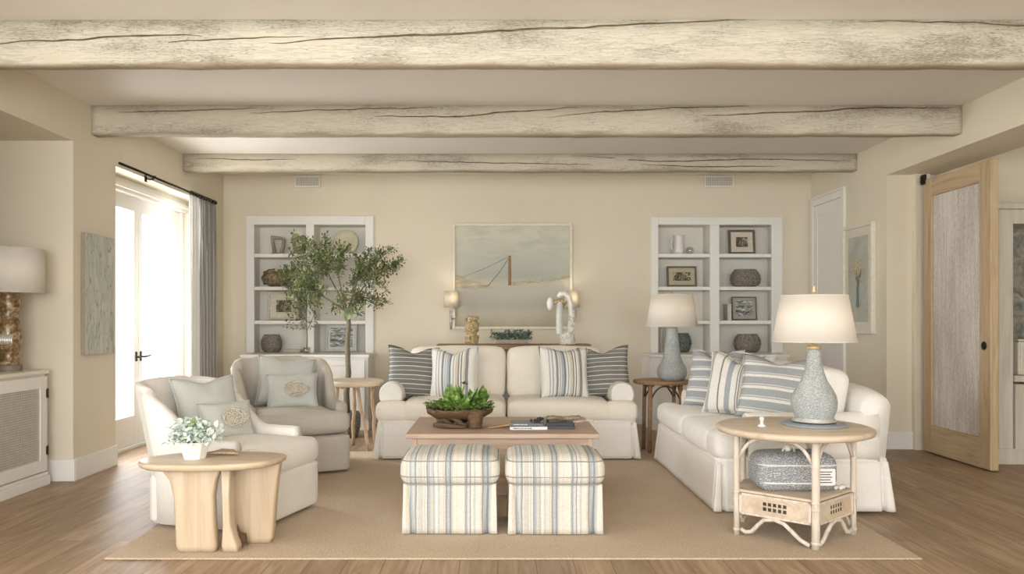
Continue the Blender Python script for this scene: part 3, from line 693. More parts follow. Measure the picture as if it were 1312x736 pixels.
def std_frame(px0, px1, py0, py1, shelf, fm, mm, mw, art, label, fw=.022, D=9.05):
    w = (px1 - px0) / 1000 * D; h = (py1 - py0) / 1000 * D
    t = thing('standing_frame', label, 'picture frame', (X_((px0 + px1) / 2, D), D + .03, shelf + h / 2 + .004)); t.rotation_euler = (math.radians(-7), 0, 0)
    frame_obj(t, w, h, fw, .025, fm, mm, mw, art)
    return t, w, h
std_frame(343, 383, 375, 411, SH[2], M['frame_light'], M['mat'], .07, M['art_dark'], 'light wood frame with a small dark print, third shelf of the left bookcase')
def woven_pot(px, r, hgt, shelf, mat, label, kind='woven_vase', cat='vase', sy=.8, open_=True, D=SD):
    t = thing(kind, label, cat, (X_(px, D), D, shelf))
    pr = [(r * .62, 0), (r * .88, hgt * .14), (r, hgt * .42), (r * .98, hgt * .62), (r * .86, hgt * .86), (r * .72, hgt * .97), (r * .7, hgt), (r * .62, hgt * .97), (r * .6, hgt * .8)]
    b = MB(); b.lathe([(0.001, 0)] + pr + [(0.001, hgt * .75)], (0, 0, 0), 36, sy=sy); b.build('body', mat, t, smooth=True)
    b = MB(); b.tube([(r * .7 * math.cos(q), r * .7 * sy * math.sin(q), hgt) for q in [2 * PI * j / 28 for j in range(29)]], .006, 6); b.build('rim', mat, t, smooth=True)
    for k in range(3):
        z = hgt * (.25 + .22 * k); rr = r * (.96, 1.005, .97)[k]
        b = MB(); b.tube([(rr * math.cos(q), rr * sy * math.sin(q), z) for q in [2 * PI * j / 30 for j in range(31)]], .004, 5); b.build('band', mat, t, smooth=True)
    return t
woven_pot(348, .12, .2, SH[3], M['seagrass'], 'round woven ball-shaped basket at the bottom of the left bookcase', 'woven_basket', 'basket', .9)
t, w, h = std_frame(417, 457, 418, 454.5, SH[3], plain('grey_white_frame', c8(196, 196, 190), .6), plain('pale_grey_mount', c8(206, 208, 206), .8), .03, M['art_bw'], 'grey framed black and white print at the bottom right of the left bookcase')
t = thing('serving_tray', 'flat pale wooden tray lying at the bottom of the left bookcase', 'tray', (sx(378), SD - .01, SH[3]))
b = MB(); b.rbox((0, 0, .012), (.17, .2, .024), .01, 4); b.tube([(-.08, -.09, .03), (.08, -.09, .03), (.08, .09, .03), (-.08, .09, .03), (-.08, -.09, .03)], .006, 6); b.build('body', M['frame_light'], t, weld=False)
t = thing('display_plate', 'large pale cream plate leaning on the top right shelf of the left bookcase', 'plate', (sx(441), SD + .12, SH[0] + .01)); 
b = MB(); b.lathe([(.001, 0), (.09, 0), (.13, .012), (.145, .022), (.14, .026), (.09, .008), (.001, .006)], (0, 0, 0), 36); b.build('body', plain('cream_glaze', c8(214, 206, 178), .3), t, smooth=True, loc=(0, 0, .145), rot=(math.radians(80), 0, 0))
# slim sapling in a glass on the counter
def foliage_mass(b, pts, n, L, W, rnd, droop=0.0):
    for i in range(n):
        c, r = rnd.choice(pts); d = Vector([max(-1.5, min(1.5, rnd.gauss(0, 1))) for _ in range(3)])
        p = Vector(c) + Vector((d.x * r[0], d.y * r[1], d.z * r[2])) * .5
        dr = Vector((rnd.gauss(0, 1), rnd.gauss(0, 1), rnd.gauss(.2 - droop, .8)))
        b.leaf(p, dr, (rnd.gauss(0, .3), rnd.gauss(0, .3), 1), L * rnd.uniform(.7, 1.2), W * rnd.uniform(.7, 1.2))
D = 8.62; rnd = random.Random(11)
t = thing('potted_sapling', 'slim leafy sapling standing in a small glass on the left bookcase counter', 'plant', (X_(393, D), D, .815))
b = MB(); b.lathe([(.001, 0), (.038, 0), (.04, .07), (.036, .07), (.034, .008), (.001, .008)], (0, 0, 0), 20); b.build('glass', mat_glass('vase_glass', (.85, .88, .85, 1), .2), t, smooth=True)
b = MB(); b.tube([(0, 0, .01), (.004, 0, .2), (-.006, 0, .35), (0, 0, .6), (.01, 0, .95)], [.008, .007, .007, .006, .003], 8)
for (dx, dz) in ((-.12, .5), (.1, .45), (-.15, .8), (.05, 1.0), (-.06, .95), (-.2, .65)):
    b.tube([(0, 0, dz * .55), (dx * .6, rnd.uniform(-.06, .06), dz * .8 + .05), (dx, rnd.uniform(-.08, .08), dz)], [.004, .003, .0015], 5)
b.build('stem', M['bark'], t, weld=False)
b = MB(); foliage_mass(b, [((-.11, 0, .50), (.11, .16, .3)), ((.04, 0, .55), (.11, .16, .34)), ((-.12, 0, .75), (.16, .16, .25)), ((-.04, 0, .95), (.14, .16, .25)), ((-.2, 0, .85), (.1, .1, .16)), ((-.14, 0, .6), (.12, .14, .4)), ((-.1, 0, 1.05), (.1, .12, .2))], 1050, .036, .022, rnd, .4); b.build('foliage', M['leaf'], t, weld=False)

# --- right bookcase contents
t = thing('ceramic_pitcher', 'white ceramic pitcher on the top left shelf of the right bookcase', 'vase', (sx(869.5), SD, SH[0]))
b = MB(); b.lathe([(.001, 0), (.06, 0), (.062, .05), (.05, .13), (.054, .19), (.066, .225), (.06, .225), (.048, .19), (.044, .1), (.001, .08)], (0, 0, 0), 28); b.build('body', M['glasswhite'], t, smooth=True)
b = MB(); b.tube([(-.05, 0, .19), (-.085, 0, .16), (-.085, 0, .08), (-.055, 0, .04)], .008, 8); b.build('handle', M['glasswhite'], t, smooth=True)
t = thing('glass_ball', 'small clear glass ball beside the white pitcher', 'ornament', (sx(883), SD - .03, SH[0])); b = MB(); b.ball((0, 0, .045), .045, 20, 14); b.build('ball', mat_glass('ornament_glass', (.8, .82, .78, 1), .25), t, smooth=True)
b = MB(); b.lathe([(.001, 0), (.018, 0), (.018, .006), (.001, .006)], (0, 0, 0), 16); b.build('foot', M['chrome'], t, smooth=True)
std_frame(934, 968, 294, 326, SH[0], M['frame_dark'], M['mat'], .06, M['art_dark'], 'square dark framed print on the top right shelf of the right bookcase', .026)
std_frame(855, 893, 342, 368.5, SH[1], M['frame_dark'], plain('beige_mount', c8(190, 180, 156), .8), .05, M['art_dark'], 'wide dark framed print on the second shelf, left side of the right bookcase', .02)
woven_pot(955, .175, .2, SH[1], M['seagrass'], 'wide grey woven bowl on the second shelf of the right bookcase', 'woven_bowl', 'bowl', .62)
t, w, h = std_frame(938, 970, 381, 411, SH[2], M['frame_dark'], plain('grey_linen_mount', c8(172, 168, 154), .8), .035, M['art_bw'], 'dark framed patterned panel beside the upright book, third shelf of the right bookcase', .012)
t = thing('book', 'single upright pale book on the third shelf of the right bookcase', 'book', (sx(932), SD, SH[2]))
b = MB(); b.box(-.022, -.08, 0, -.018, .08, .19); b.box(.018, -.08, 0, .022, .08, .19); b.box(-.022, -.084, 0, .022, -.08, .19); b.build('cover', plain('pale_blue_grey_cover', c8(196, 196, 190), .6), t, weld=False)
b = MB(); b.box(-.018, -.079, .004, .018, .076, .186); b.build('pages', plain('cream_paper', c8(226, 220, 204), .8), t)
woven_pot(957.5, .155, .205, SH[3], M['seagrass'], 'rounded grey woven basket at the bottom right of the right bookcase', 'woven_basket', 'basket', .75)
woven_pot(873, .115, .215, SH[3], M['seagreen'], 'dark green-grey woven basket behind the blue table lamp on the right bookcase', 'woven_basket', 'basket', .85, D=SD + .05)
t = thing('arched_ornament', 'slim pale arched ornament left of the dark green-grey woven basket', 'ornament', (sx(849.5), SD - .02, SH[3]))
b = MB(); b.tube([(.03, 0, .0), (-.02, 0, .02), (-.03, 0, .1), (-.03, 0, .22), (-.015, 0, .27), (.02, 0, .28), (.035, 0, .25), (.035, 0, .1)], .012, 8); b.rbox((0, 0, .008), (.09, .07, .016), .006, 3); b.build('body', plain('pale_grey_ceramic', c8(200, 196, 186), .5), t, smooth=True, weld=False)

# ================================================================== RUG
t = MB(); t.rbox((.075, 5.43, .006), (4.05, 3.14, .012), .005, 3)
tag(t.build('area_rug', M['rug']), 'large plain beige jute rug under the seating group', 'rug')
RZ = .013
# ================================================================== upholstery builders
def skirt(b, w, d, z0, z1, flare=.02, c=(0, 0), pleat=.05, r=.015, seed=0, cornerflare=.010):
    per = []
    hw, hd = w / 2, d / 2; step = .006
    def side(p, q):
        L = math.dist(p, q); n = max(2, int(L / step)); return [((p[0] + (q[0] - p[0]) * i / n, p[1] + (q[1] - p[1]) * i / n), min(i, n - i) * L / n) for i in range(n)]
    cs = [(-hw, -hd), (hw, -hd), (hw, hd), (-hw, hd)]; nr = [(0, -1), (1, 0), (0, 1), (-1, 0)]
    for i in range(4):
        for (p, t_) in side(cs[i], cs[(i + 1) % 4]): per.append((p, t_, nr[i]))
    R = []; levels = 8
    for k in range(levels + 1):
        u = k / levels; z = z1 + (z0 - z1) * u; ring = []
        for (p, t_, n) in per:
            f = flare * u
            wob = .006 * u * mnoise.noise(Vector((p[0] * 6, p[1] * 6, seed + z)))
            px = p[0] * (1 + f / hw); py = p[1] * (1 + f / hd)
            notch = 0; ps = pleat * (.3 + .7 * u) * math.exp(-((t_ - .055 + .02 * (1 - u)) / .009) ** 2); wob -= ps; wob += cornerflare * u * math.exp(-(t_ / .05) ** 2)
            L = math.hypot(px, py)
            ring.append((c[0] + px + n[0] * wob - math.copysign(notch, px) * (1 if abs(abs(p[0]) - hw) < .06 else 0), c[1] + py + n[1] * wob - math.copysign(notch, py) * (1 if abs(abs(p[1]) - hd) < .06 else 0), z))
        R.append(ring)
    b.rings(R, cap=True)
def arm_profile(wid, zt, zb, roll, n=20, out=1):
    """rolled arm seen from the front, roll leaning outwards (out=+1 to +x)"""
    pts = []; zc = zt - roll
    for i in range(n + 1):
        a = -PI * .30 + (PI * 1.6) * i / n
        pts.append((math.copysign(abs(math.cos(a)) ** .8, math.cos(a)) * roll * .97 + out * .006, zc + math.sin(a) * roll))
    pts += [(-wid / 2, zc - roll * .9), (-wid / 2, zb), (wid / 2, zb), (wid / 2, zc - roll * .9)]
    return pts
def sofa(name, label, loc, rz, w, d, seat_f, arm_set, mat_body, mat_cush, ncush=2, arm_w=.19, arm_z=.63, back_z=.80, cush_z=.92, swoop=.10, crown=.12):
    t = thing(name, label, 'sofa', loc, rz)
    zs = .31
    b = MB(); skirt(b, w - .02, d - .02, .012, zs, .025, seed=w); b.build('skirt', mat_body, t, smooth=True)
    b = MB(); b.rbox((0, 0, zs), (w - .02, d - .02, .06), .02, 6); b.build('deck', mat_body, t, smooth=True)
    # back frame: an upright with crowned top
    n = 24; R = []
    for i in range(n + 1):
        u = i / n * 2 - 1; x = u * (w / 2 - .03)
        zt = back_z - crown * abs(u) ** 6 ; yb = d / 2
        R.append([(x, yb - .02, .3), (x, yb + .015, zt - .05), (x, yb - .005, zt - .012), (x, yb - .05, zt), (x, yb - .11, zt - .015), (x, yb - .14, zt - .06), (x, yb - .2, .3)])
    b = MB(); b.rings(R); b.build('back_frame', mat_body, t, smooth=True)
    for s in (-1, 1):
        pr = arm_profile(arm_w, arm_z, .31, arm_w * .52, out=s)
        R = []; y0, y1 = -d / 2 + arm_set, d / 2 - .06; cz = arm_z - arm_w * .5
        seq = [(y0, .80), (y0 - .0, .80), (y0 - .022, .90), (y0 + .0, .97), (y0 + .03, 1.0)]
        seq = [(y0 + .012, .55), (y0 + .002, .8), (y0, .9), (y0 + .012, .985), (y0 + .035, 1.0)]
        for k in range(7): seq.append((y0 + .05 + (y1 - y0 - .05) * k / 6, 1.0 + .015 * math.sin(k)))
        for y, q in seq:
            up = swoop * max(0, (y - (y1 - .30)) / .30) ** 1.5
            R.append([(x * q + s * (w / 2 - arm_w / 2 - .01), y, cz + (z - cz) * q + (up if z > .45 else 0)) for x, z in pr])
        b = MB(); b.rings(R); b.build('arm', mat_body, t, smooth=True)
    iw = w - 2 * arm_w - .02
    cw = w / ncush - .015
    sd = d - .30
    for k in range(ncush):
        cx = -w / 2 + .0075 + cw / 2 + k * (cw + .015)
        # T shaped front: full width in front of the arms, narrow between them
        ww = iw / ncush
        b = MB(); b.rbox((-iw / 2 + ww * (k + .5), -d / 2 + sd / 2 + .0, .40), (ww - .006, sd + .02, .17), .06, 9, (.0, .012, .025), wob=.006, seed=k)
        o = b.build('seat_cushion', mat_cush, t, smooth=True)
        if arm_set > .08:
            s = -1 if k == 0 else 1
            if k in (0, ncush - 1):
                b = MB(); b.rbox((s * (w / 2 - arm_w / 2 - .035), -d / 2 + arm_set / 2 - .008, .40), (arm_w + .09, arm_set + .0, .165), .06, 8, (.0, .0, .01)); b.build('cushion_corner', mat_cush, o, smooth=True)
        R = Matrix.Rotation(math.radians(-12), 3, 'X')
        hh = cush_z - .47
        b = MB(); b.rbox((-iw / 2 + ww * (k + .5), d / 2 - .27, .47 + hh / 2 - .01), (ww - .008, .19, hh), .07, 10, (.0, .03, .02), rot=R, wob=.008, seed=k + 4)
        b.build('back_cushion', mat_cush, t, smooth=True)
    return t
# back sofa (faces the camera)
sofa('sofa', 'cream slipcovered two-seat sofa facing the camera in front of the console', (.075, 7.02, RZ), 0, 2.20, .92, 6.54, .13, M['linen_white'], M['linen_cream'], 2, .2, .635, .80, .93)
# right sofa (faces left)
sofa('sofa', 'white slipcovered sofa seen end-on at the right, behind the round rattan table', (1.86, 5.64, RZ), -PI / 2, 1.78, 1.06, 0, .20, M['linen_white'], M['linen_white'], 2, .17, .60, .76, .87, swoop=.02, crown=.06)

def armchair(label, loc, rz, mat, mat2, w=.74, d=.78, ha=.57, hb=.86, lean=.12, th=.085, sz=.465):
    t = thing('armchair', label, 'armchair', loc, rz, 'swoop-armed armchairs on the left')
    hw, hd = w / 2 - th / 2, d / 2 - th / 2; rc = .16
    path = []                       # (x,y, nx,ny)
    ys = -d / 2 + .13
    n = 14
    for i in range(n + 1): path.append((-hw, ys + (hd - rc - ys) * i / n, -1, 0))
    for i in range(1, 9):
        a = PI - (PI / 2) * i / 9; path.append((-hw + rc + rc * math.cos(a), hd - rc + rc * math.sin(a), math.cos(a), math.sin(a)))
    for i in range(11): path.append((-hw + rc + (2 * hw - 2 * rc) * i / 10, hd, 0, 1))
    m_ = [(-x, y, -nx, ny) for (x, y, nx, ny) in reversed(path[:n + 9])]
    path += m_
    R = []
    for (x, y, nx, ny) in path:
        a = (y - ys) / (hd - ys)
        u = max(0, min(1, (a - .38) / .60)); u = u * u * (3 - 2 * u)
        zt = ha + .012 * a + (hb - ha - .012) * u
        if ny > .99: zt = hb + .012 * (1 - (x / hw) ** 2)
        prof = [(1, .02), (1, zt * .45), (1, zt - .03), (.72, zt - .006), (.2, zt), (-.45, zt - .002), (-.9, zt - .02), (-1, zt - .05), (-1, .30), (-1, .02)]
        ring = []
        for o_, z in prof:
            tt = th / 2 * (1 - .15 * u)
            k = max(0, (z - .28)) / (hb - .28)
            lx = nx * lean * .35 * k * u; ly = ny * lean * k * u + (lean * .5 * k * u if abs(nx) > .9 else 0)
            fl = .012 * (1 - z / zt)
            ring.append((x + nx * (o_ * tt + fl) + lx, y + ny * (o_ * tt + fl) + ly, z))
        R.append(ring)
    b = MB(); b.rings(R); b.build('shell', mat, t, smooth=True)
    iw = w - 2 * th
    # base front with skirt fold
    b = MB(); b.rbox((0, -.035, .155), (w - .012, d - .07, .27), .025, 8, (0, .004, 0)); 
    b.build('base', mat, t, smooth=True)
    b = MB(); b.rbox((0, -d / 2 + .012, .15), (w - .05, .03, .262), .012, 6); b.build('front_skirt', mat, t, smooth=True)
    b = MB(); b.rbox((0, -.075, sz - .08), (iw - .006, d - .16, .16), .055, 10, (0, .02, .03), wob=.005); b.rbox((0, -d / 2 + .075, sz - .08), (w - .012, .17, .158), .055, 8, (0, .012, .012)); o = b.build('seat_cushion', mat2, t, smooth=True)
    b = MB(); zz_ = sz - .035
    hw2 = w / 2 - .012; P = [(-hw2, -d / 2 + .12, zz_), (-hw2, -d / 2 + .06, zz_), (-hw2 + .045, -d / 2 + .004, zz_), (0, -d / 2 - .012, zz_ + .004), (hw2 - .045, -d / 2 + .004, zz_), (hw2, -d / 2 + .06, zz_), (hw2, -d / 2 + .12, zz_)]
    b.tube(P, .004, 6); b.build('piping', mat2, o, smooth=True)
    return t
armchair('white linen armchair nearest the camera, behind the pale wood stump table', (-1.60, 4.72, RZ), math.radians(74), M['linen_white'], M['linen_white'], w=.74, d=.76, ha=.50, hb=.81, lean=.15, sz=.44)
armchair('oatmeal grey armchair farther back, beside the curtain and small round table', (-1.66, 6.22, RZ), math.radians(27), M['linen_grey'], M['linen_grey'], w=.78, d=.80, ha=.53, hb=.86)

# ------------------------------------------------------------------ pillows
def pillow_mesh(w, h, th, chop=.04, n=22, seed=0):
    b = MB(); vs = []; fs = []
    for s in (-1, 1):
        for i in range(n + 1):
            for j in range(n + 1):
                u = i / n * 2 - 1; v = j / n * 2 - 1
                x = w / 2 * u * (1 - .09 * (1 - v * v)); z = h / 2 * v * (1 - .09 * (1 - u * u))
                if v > 0: z -= chop * math.exp(-(u / .38) ** 2) * v ** 2
                e = max(0, (1 - u * u) * (1 - v * v)); y = s * th / 2 * (e ** .42) * (1 - .25 * math.exp(-(u / .3) ** 2) * max(0, v) ** 2)
                y += .008 * mnoise.noise(Vector((u * 2.2, v * 2.2, seed))) * (e ** .3)
                vs.append((x, y, z + h / 2))
        o = 0 if s < 0 else (n + 1) ** 2
        for i in range(n):
            for j in range(n):
                a = o + i * (n + 1) + j; q = (a, a + n + 1, a + n + 2, a + 1); fs.append(q if s < 0 else q[::-1])
    b.add(vs, fs); return b
def pillow(label, loc, rz, tilt, w, h, th, mat, chop=.045, roll=0, seed=0, group=None):
    t = thing('throw_pillow', label, 'pillow', loc, rz, group); t.rotation_euler = (math.radians(-tilt), math.radians(roll), rz)
    o = pillow_mesh(w, h, th, chop, seed=seed).build('cover', mat, t, smooth=True)
    b = MB(); n = 22; P = []
    def e(u, v):
        x = w / 2 * u * (1 - .09 * (1 - v * v)); z = h / 2 * v * (1 - .09 * (1 - u * u))
        if v > 0: z -= chop * math.exp(-(u / .38) ** 2) * v ** 2
        return (x, 0, z + h / 2)
    for i in range(n): P.append(e(-1 + 2 * i / n, -1))
    for i in range(n): P.append(e(1, -1 + 2 * i / n))
    for i in range(n): P.append(e(1 - 2 * i / n, 1))
    for i in range(n + 1): P.append(e(-1, 1 - 2 * i / n))
    b.tube(P, .004, 6); b.build('piping', mat, t, smooth=True)
    return t
CR, BG, SG, DG, LB = c8(228, 225, 216), c8(206, 198, 182), c8(140, 143, 144), c8(126, 125, 120), c8(170, 176, 182)
def st_list(seq):
    tot = sum(w for w, c in seq); x = 0; out = []
    for w, c in seq: out.append((x / tot, c)); x += w
    return out
M['p_dark'] = stripes('grey_pillow_pin_stripe', 2, st_list([(2.6, DG), (.5, CR), (2.6, c8(118, 118, 112)), (.4, c8(214, 208, 194))]), .078)
M['p_vert'] = stripes('multi_stripe_pillow', 0, st_list([(.7, CR), (.2, LB), (.3, CR), (.25, LB), (.4, CR), (.4, SG), (.2, CR), (.2, LB), (.15, CR), (.5, LB), (.3, c8(124, 130, 134)), (.4, CR), (.15, SG), (.3, CR), (.5, BG), (.2, DG), (.3, CR), (.2, DG), (.3, CR), (.3, BG), (.5, SG), (.6, CR)]), .36, .5)
M['p_blue'] = stripes('blue_white_band_pillow', 2, st_list([(2.4, c8(162, 165, 167)), (.9, c8(226, 223, 216)), (.5, c8(176, 177, 176)), (.25, c8(220, 217, 210))]), .082)
M['p_tick'] = stripes('cream_ticking_pillow', 0, st_list([(1.6, CR), (.25, DG), (1, CR), (.9, c8(164, 168, 172)), (.9, CR), (.2, SG), (.2, CR), (.2, SG), (1.2, c8(214, 204, 188)), (.25, DG), (.8, CR), (.7, c8(176, 174, 168))]), .36, .5)
sz = .49 + RZ
g = 'striped pillows on the sofa facing the camera'
pillow('dark grey pin-striped pillow at the left end of the back sofa', (X_(527, 6.93), 6.93, sz), math.radians(9), 12, .46, .46, .17, M['p_dark'], .05, 4, 1, g)
pillow('cream pillow with blue and grey vertical stripes, left of centre on the back sofa', (X_(581, 6.78), 6.78, sz), math.radians(-14), 15, .44, .46, .17, M['p_vert'], .05, -3, 2, g)
pillow('cream pillow with blue vertical stripes, right of centre on the back sofa', (X_(724, 6.78), 6.78, sz), math.radians(12), 14, .45, .46, .17, M['p_vert'], .02, 2, 3, g)
pillow('dark grey pin-striped pillow at the right end of the back sofa', (X_(776, 6.93), 6.93, sz), math.radians(-8), 12, .46, .46, .17, M['p_dark'], .05, -4, 4, g)
g = 'striped pillows on the right sofa'
sz = .485 + RZ
pillow('blue and white banded pillow farthest back on the right sofa', (X_(907, 6.02), 6.02, sz), math.radians(-52), 16, .48, .48, .17, M['p_blue'], .06, 0, 5, g)
pillow('cream ticking-striped pillow in the middle on the right sofa', (X_(938, 5.62), 5.60, sz), math.radians(-40), 16, .48, .47, .18, M['p_tick'], .07, 3, 6, g)
pillow('blue and white banded pillow nearest the camera on the right sofa', (X_(986, 5.28), 5.26, sz), math.radians(-36), 15, .50, .46, .18, M['p_blue'], .04, 4, 7, g)
# armchair pillows
def rosette(t, c, r, label=None):
    b = MB(); rnd = random.Random(3)
    for k in range(7):
        rr = r * (1 - k * .145) + .003; ph = rnd.uniform(0, 6)
        b.tube([(c[0] + rr * 1.25 * (1 + .08 * math.sin(3 * q + ph)) * math.cos(q), c[1] - .004 * (k % 2), c[2] + rr * (1 + .10 * math.sin(4 * q + ph)) * math.sin(q) * .85) for q in [2 * PI * j / 36 for j in range(37)]], .0048, 6)
    for i in range(34):
        a = rnd.uniform(0, 2 * PI); q = rnd.uniform(.55, 1.0); b.tube([(c[0] + r * 1.25 * q * math.cos(a), c[1] - .002, c[2] + r * .85 * q * math.sin(a)), (c[0] + r * 1.25 * (q + .1) * math.cos(a + .2), c[1] - .005, c[2] + r * .85 * (q + .1) * math.sin(a + .2)), (c[0] + r * 1.25 * q * math.cos(a + .4), c[1] - .002, c[2] + r * .85 * q * math.sin(a + .4))], .0042, 5)
    b.lathe([(.001, -.004), (r * .9, -.001), (r * .98, .006)], (0, 0, 0), 24)
    nn = len(b.v) - 72
    for i in range(nn, len(b.v)): x, y, z = b.v[i]; b.v[i] = (c[0] + x * 1.25, c[1] + z + .004, c[2] + y * .85)
    b.build('rosette', M['embroid'], t, smooth=True, weld=False)
sa = .47 + RZ
pillow('plain sage pillow leaning in the near white armchair', (-1.76, 4.84, .455), math.radians(52), 20, .44, .40, .16, M['silk'], .03, 0, 8)
t = pillow('small sage pillow with cream rosette in the near white armchair', (-1.64, 4.78, .447), math.radians(44), 22, .34, .25, .14, M['silk'], .0, 0, 9)
rosette(t, (.02, -.083, .125), .062)
pillow('large plain sage pillow in the far oatmeal armchair', (-1.74, 6.38, sa), math.radians(24), 18, .48, .42, .17, M['silk'], .02, 6, 10)
t = pillow('small sage pillow with cream rosette in the far oatmeal armchair', (-1.62, 6.17, sa), math.radians(20), 20, .40, .29, .15, M['silk'], .0, 0, 11)
rosette(t, (.02, -.088, .145), .07)

# ------------------------------------------------------------------ ottomans
cols_ = [c8(218, 213, 200), c8(206, 201, 188), c8(170, 174, 176), c8(216, 212, 202), c8(146, 152, 156), c8(220, 215, 203), c8(208, 194, 172), c8(192, 193, 190), c8(132, 138, 142), c8(222, 218, 206)]
rnd = random.Random(21); seq = []
for gidx in range(11):
    for i in range(8):
        if gidx % 2: seq.append((rnd.choice((.25, .35, .5)), cols_[rnd.choice((2, 4, 7, 8, 3, 0, 2, 7))]))
        else: seq.append((rnd.choice((.25, .35, .5, .7)), cols_[rnd.choice((0, 1, 3, 5, 9, 6, 0, 7))]))
M['otto'] = stripes('blue_cream_stripe_upholstery', 0, st_list(seq), .56, .5)
M['pipe'] = plain('grey_piping', c8(150, 148, 140), .9)
def ottoman(label, x, y):
    t = thing('ottoman', label, 'ottoman', (x, y, RZ), 0, 'striped ottomans in front of the coffee table')
    w, d = .54, .45
    b = MB(); skirt(b, w - .03, d - .03, .004, .275, .004, pleat=.03, seed=3, cornerflare=.003); b.build('skirt', M['otto'], t, smooth=True)
    b = MB(); b.rbox((0, 0, .345), (w, d, .155), .055, 10, (.010, .010, .022)); c = b.build('cushion', M['otto'], t, smooth=True)
    def ring(z, ww, dd, r=.06, rad=.0035, name='piping'):
        P = []
        for (cx, cy, a0) in ((ww / 2 - r, dd / 2 - r, 0), (-ww / 2 + r, dd / 2 - r, PI / 2), (-ww / 2 + r, -dd / 2 + r, PI), (ww / 2 - r, -dd / 2 + r, PI * 1.5)):
            for k in range(7): a = a0 + PI / 2 * k / 6; P.append((cx + r * math.cos(a), cy + r * math.sin(a), z))
        P.append(P[0]); b = MB(); b.tube(P, rad, 6); b.build(name, M['pipe'], c, smooth=True)
    ring(.402, w - .008, d - .008); ring(.318, w + .012, d + .012, .065); ring(.276, w - .02, d - .02, .05, .004)
    return t
o1 = ottoman('left of the two striped skirted ottomans, on the rug before the coffee table', X_(576, 4.27), 4.49)
dup(o1, 'right of the two striped skirted ottomans, on the rug before the coffee table', (X_(712, 4.27), 4.48, RZ))

# ------------------------------------------------------------------ coffee table
t = thing('coffee_table', 'low rectangular bleached oak coffee table between the ottomans and the back sofa', 'table', (.03, 5.50, RZ))
b = MB(); b.box(-.63, -.45, .405, .63, .45, .437); b.build('tabletop', M['coffee'], t, bevel=.006)
b = MB(); b.box(-.585, -.42, .03, .585, .42, .405); b.build('body', M['coffee'], t, bevel=.005)
for s in (-1, 1):
    b = MB(); b.box(s * .585 - .03 * s, -.425, 0, s * .59, -.36, .405); b.build('corner_post', M['coffee_z'], t, bevel=.004)
b = MB(); b.box(-.57, -.41, 0, .57, .41, .03); b.build('plinth', M['coffee'], t)
TZ = .437 + RZ
# root bowl
D = 5.42
t = thing('root_bowl', 'dark gnarled root wood bowl planted with bright green leaves on the coffee table', 'planter', (X_(589, D), D, TZ))
b = MB(); R = []; rnd = random.Random(5)
for k, (r, z) in enumerate([(.001, .05), (.11, .05), (.17, .065), (.225, .10), (.235, .125), (.21, .125), (.15, .10), (.001, .09)]):
    R.append([(r * math.cos(a) * (1 + .1 * mnoise.noise(Vector((math.cos(a) * 2, math.sin(a) * 2, k)))), r * .72 * math.sin(a) * (1 + .1 * mnoise.noise(Vector((math.cos(a) * 2, math.sin(a) * 2, 7)))), z + .02 * mnoise.noise(Vector((math.cos(a) * 3, math.sin(a) * 3, 1)))) for a in [2 * PI * j / 36 for j in range(36)]])
b.rings(R, cap=False); b.build('bowl', M['root'], t, smooth=True)
b = MB()
for i in range(9):
    a = 2 * PI * i / 9 + .2; P = [(.17 * math.cos(a), .11 * math.sin(a), .085), (.13 * math.cos(a + .3), .09 * math.sin(a + .3), .045), (.12 * math.cos(a + .5), .09 * math.sin(a + .5), .022), (.16 * math.cos(a + .8), .1 * math.sin(a + .8), .019)]
    b.tube(P, [.02, .024, .02, .012], 7)
b.build('root_feet', M['root'], t, smooth=True, weld=False)
b = MB(); b.lathe([(.001, .004), (.05, .004), (.046, .02), (.052, .05), (.064, .1), (.07, .13), (.062, .13), (.05, .07), (.001, .06)], (.11, -.11, 0), 20); o = b.build('root_cup', M['root'], t, smooth=True)
b = MB(); b.tube([(-.17, -.07, .02), (-.1, -.13, .022), (-.02, -.14, .018), (.05, -.15, .015)], [.016, .02, .016, .01], 7); b.build('bark_piece', M['root'], t, smooth=True)
b = MB()
for i in range(420):
    a = rnd.uniform(0, 2 * PI); r = rnd.random() ** .6; p = (.225 * r * math.cos(a), .16 * r * math.sin(a), .115 + .045 * rnd.random())
    b.leaf(p, (math.cos(a) * (.4 + r), math.sin(a) * (.4 + r), rnd.uniform(.1, .9)), (0, 0, 1), rnd.uniform(.03, .055), rnd.uniform(.024, .04), rnd.uniform(0, .4))
b.build('low_leaves', M['leafbright'], t, weld=False)
b = MB()
for i in range(46):
    cx, cy = rnd.choice(((-.03, .0), (.07, .02), (-.06, .03), (.02, -.02), (.1, .03))); a = rnd.uniform(0, 2 * PI)
    b.leaf((cx + rnd.uniform(-.02, .02), cy + rnd.uniform(-.02, .02), .13), (math.cos(a) * .55, math.sin(a) * .55, rnd.uniform(.6, 1.3)), (math.cos(a), math.sin(a), .4), rnd.uniform(.10, .20), rnd.uniform(.055, .085), rnd.uniform(-.2, .3))
b.build('tall_leaves', M['leafbright'], t, weld=False)
b = MB(); b.tube([(.0, .02, .13), (.015, .02, .22), (.03, .02, .29)], .003, 5)
for i in range(14): a = rnd.uniform(0, 2 * PI); b.leaf((.03, .02, .29), (math.cos(a), math.sin(a), rnd.uniform(-.2, .8)), (0, 0, 1), .035, .02)
b.build('sprig', M['leaf'], t, weld=False)
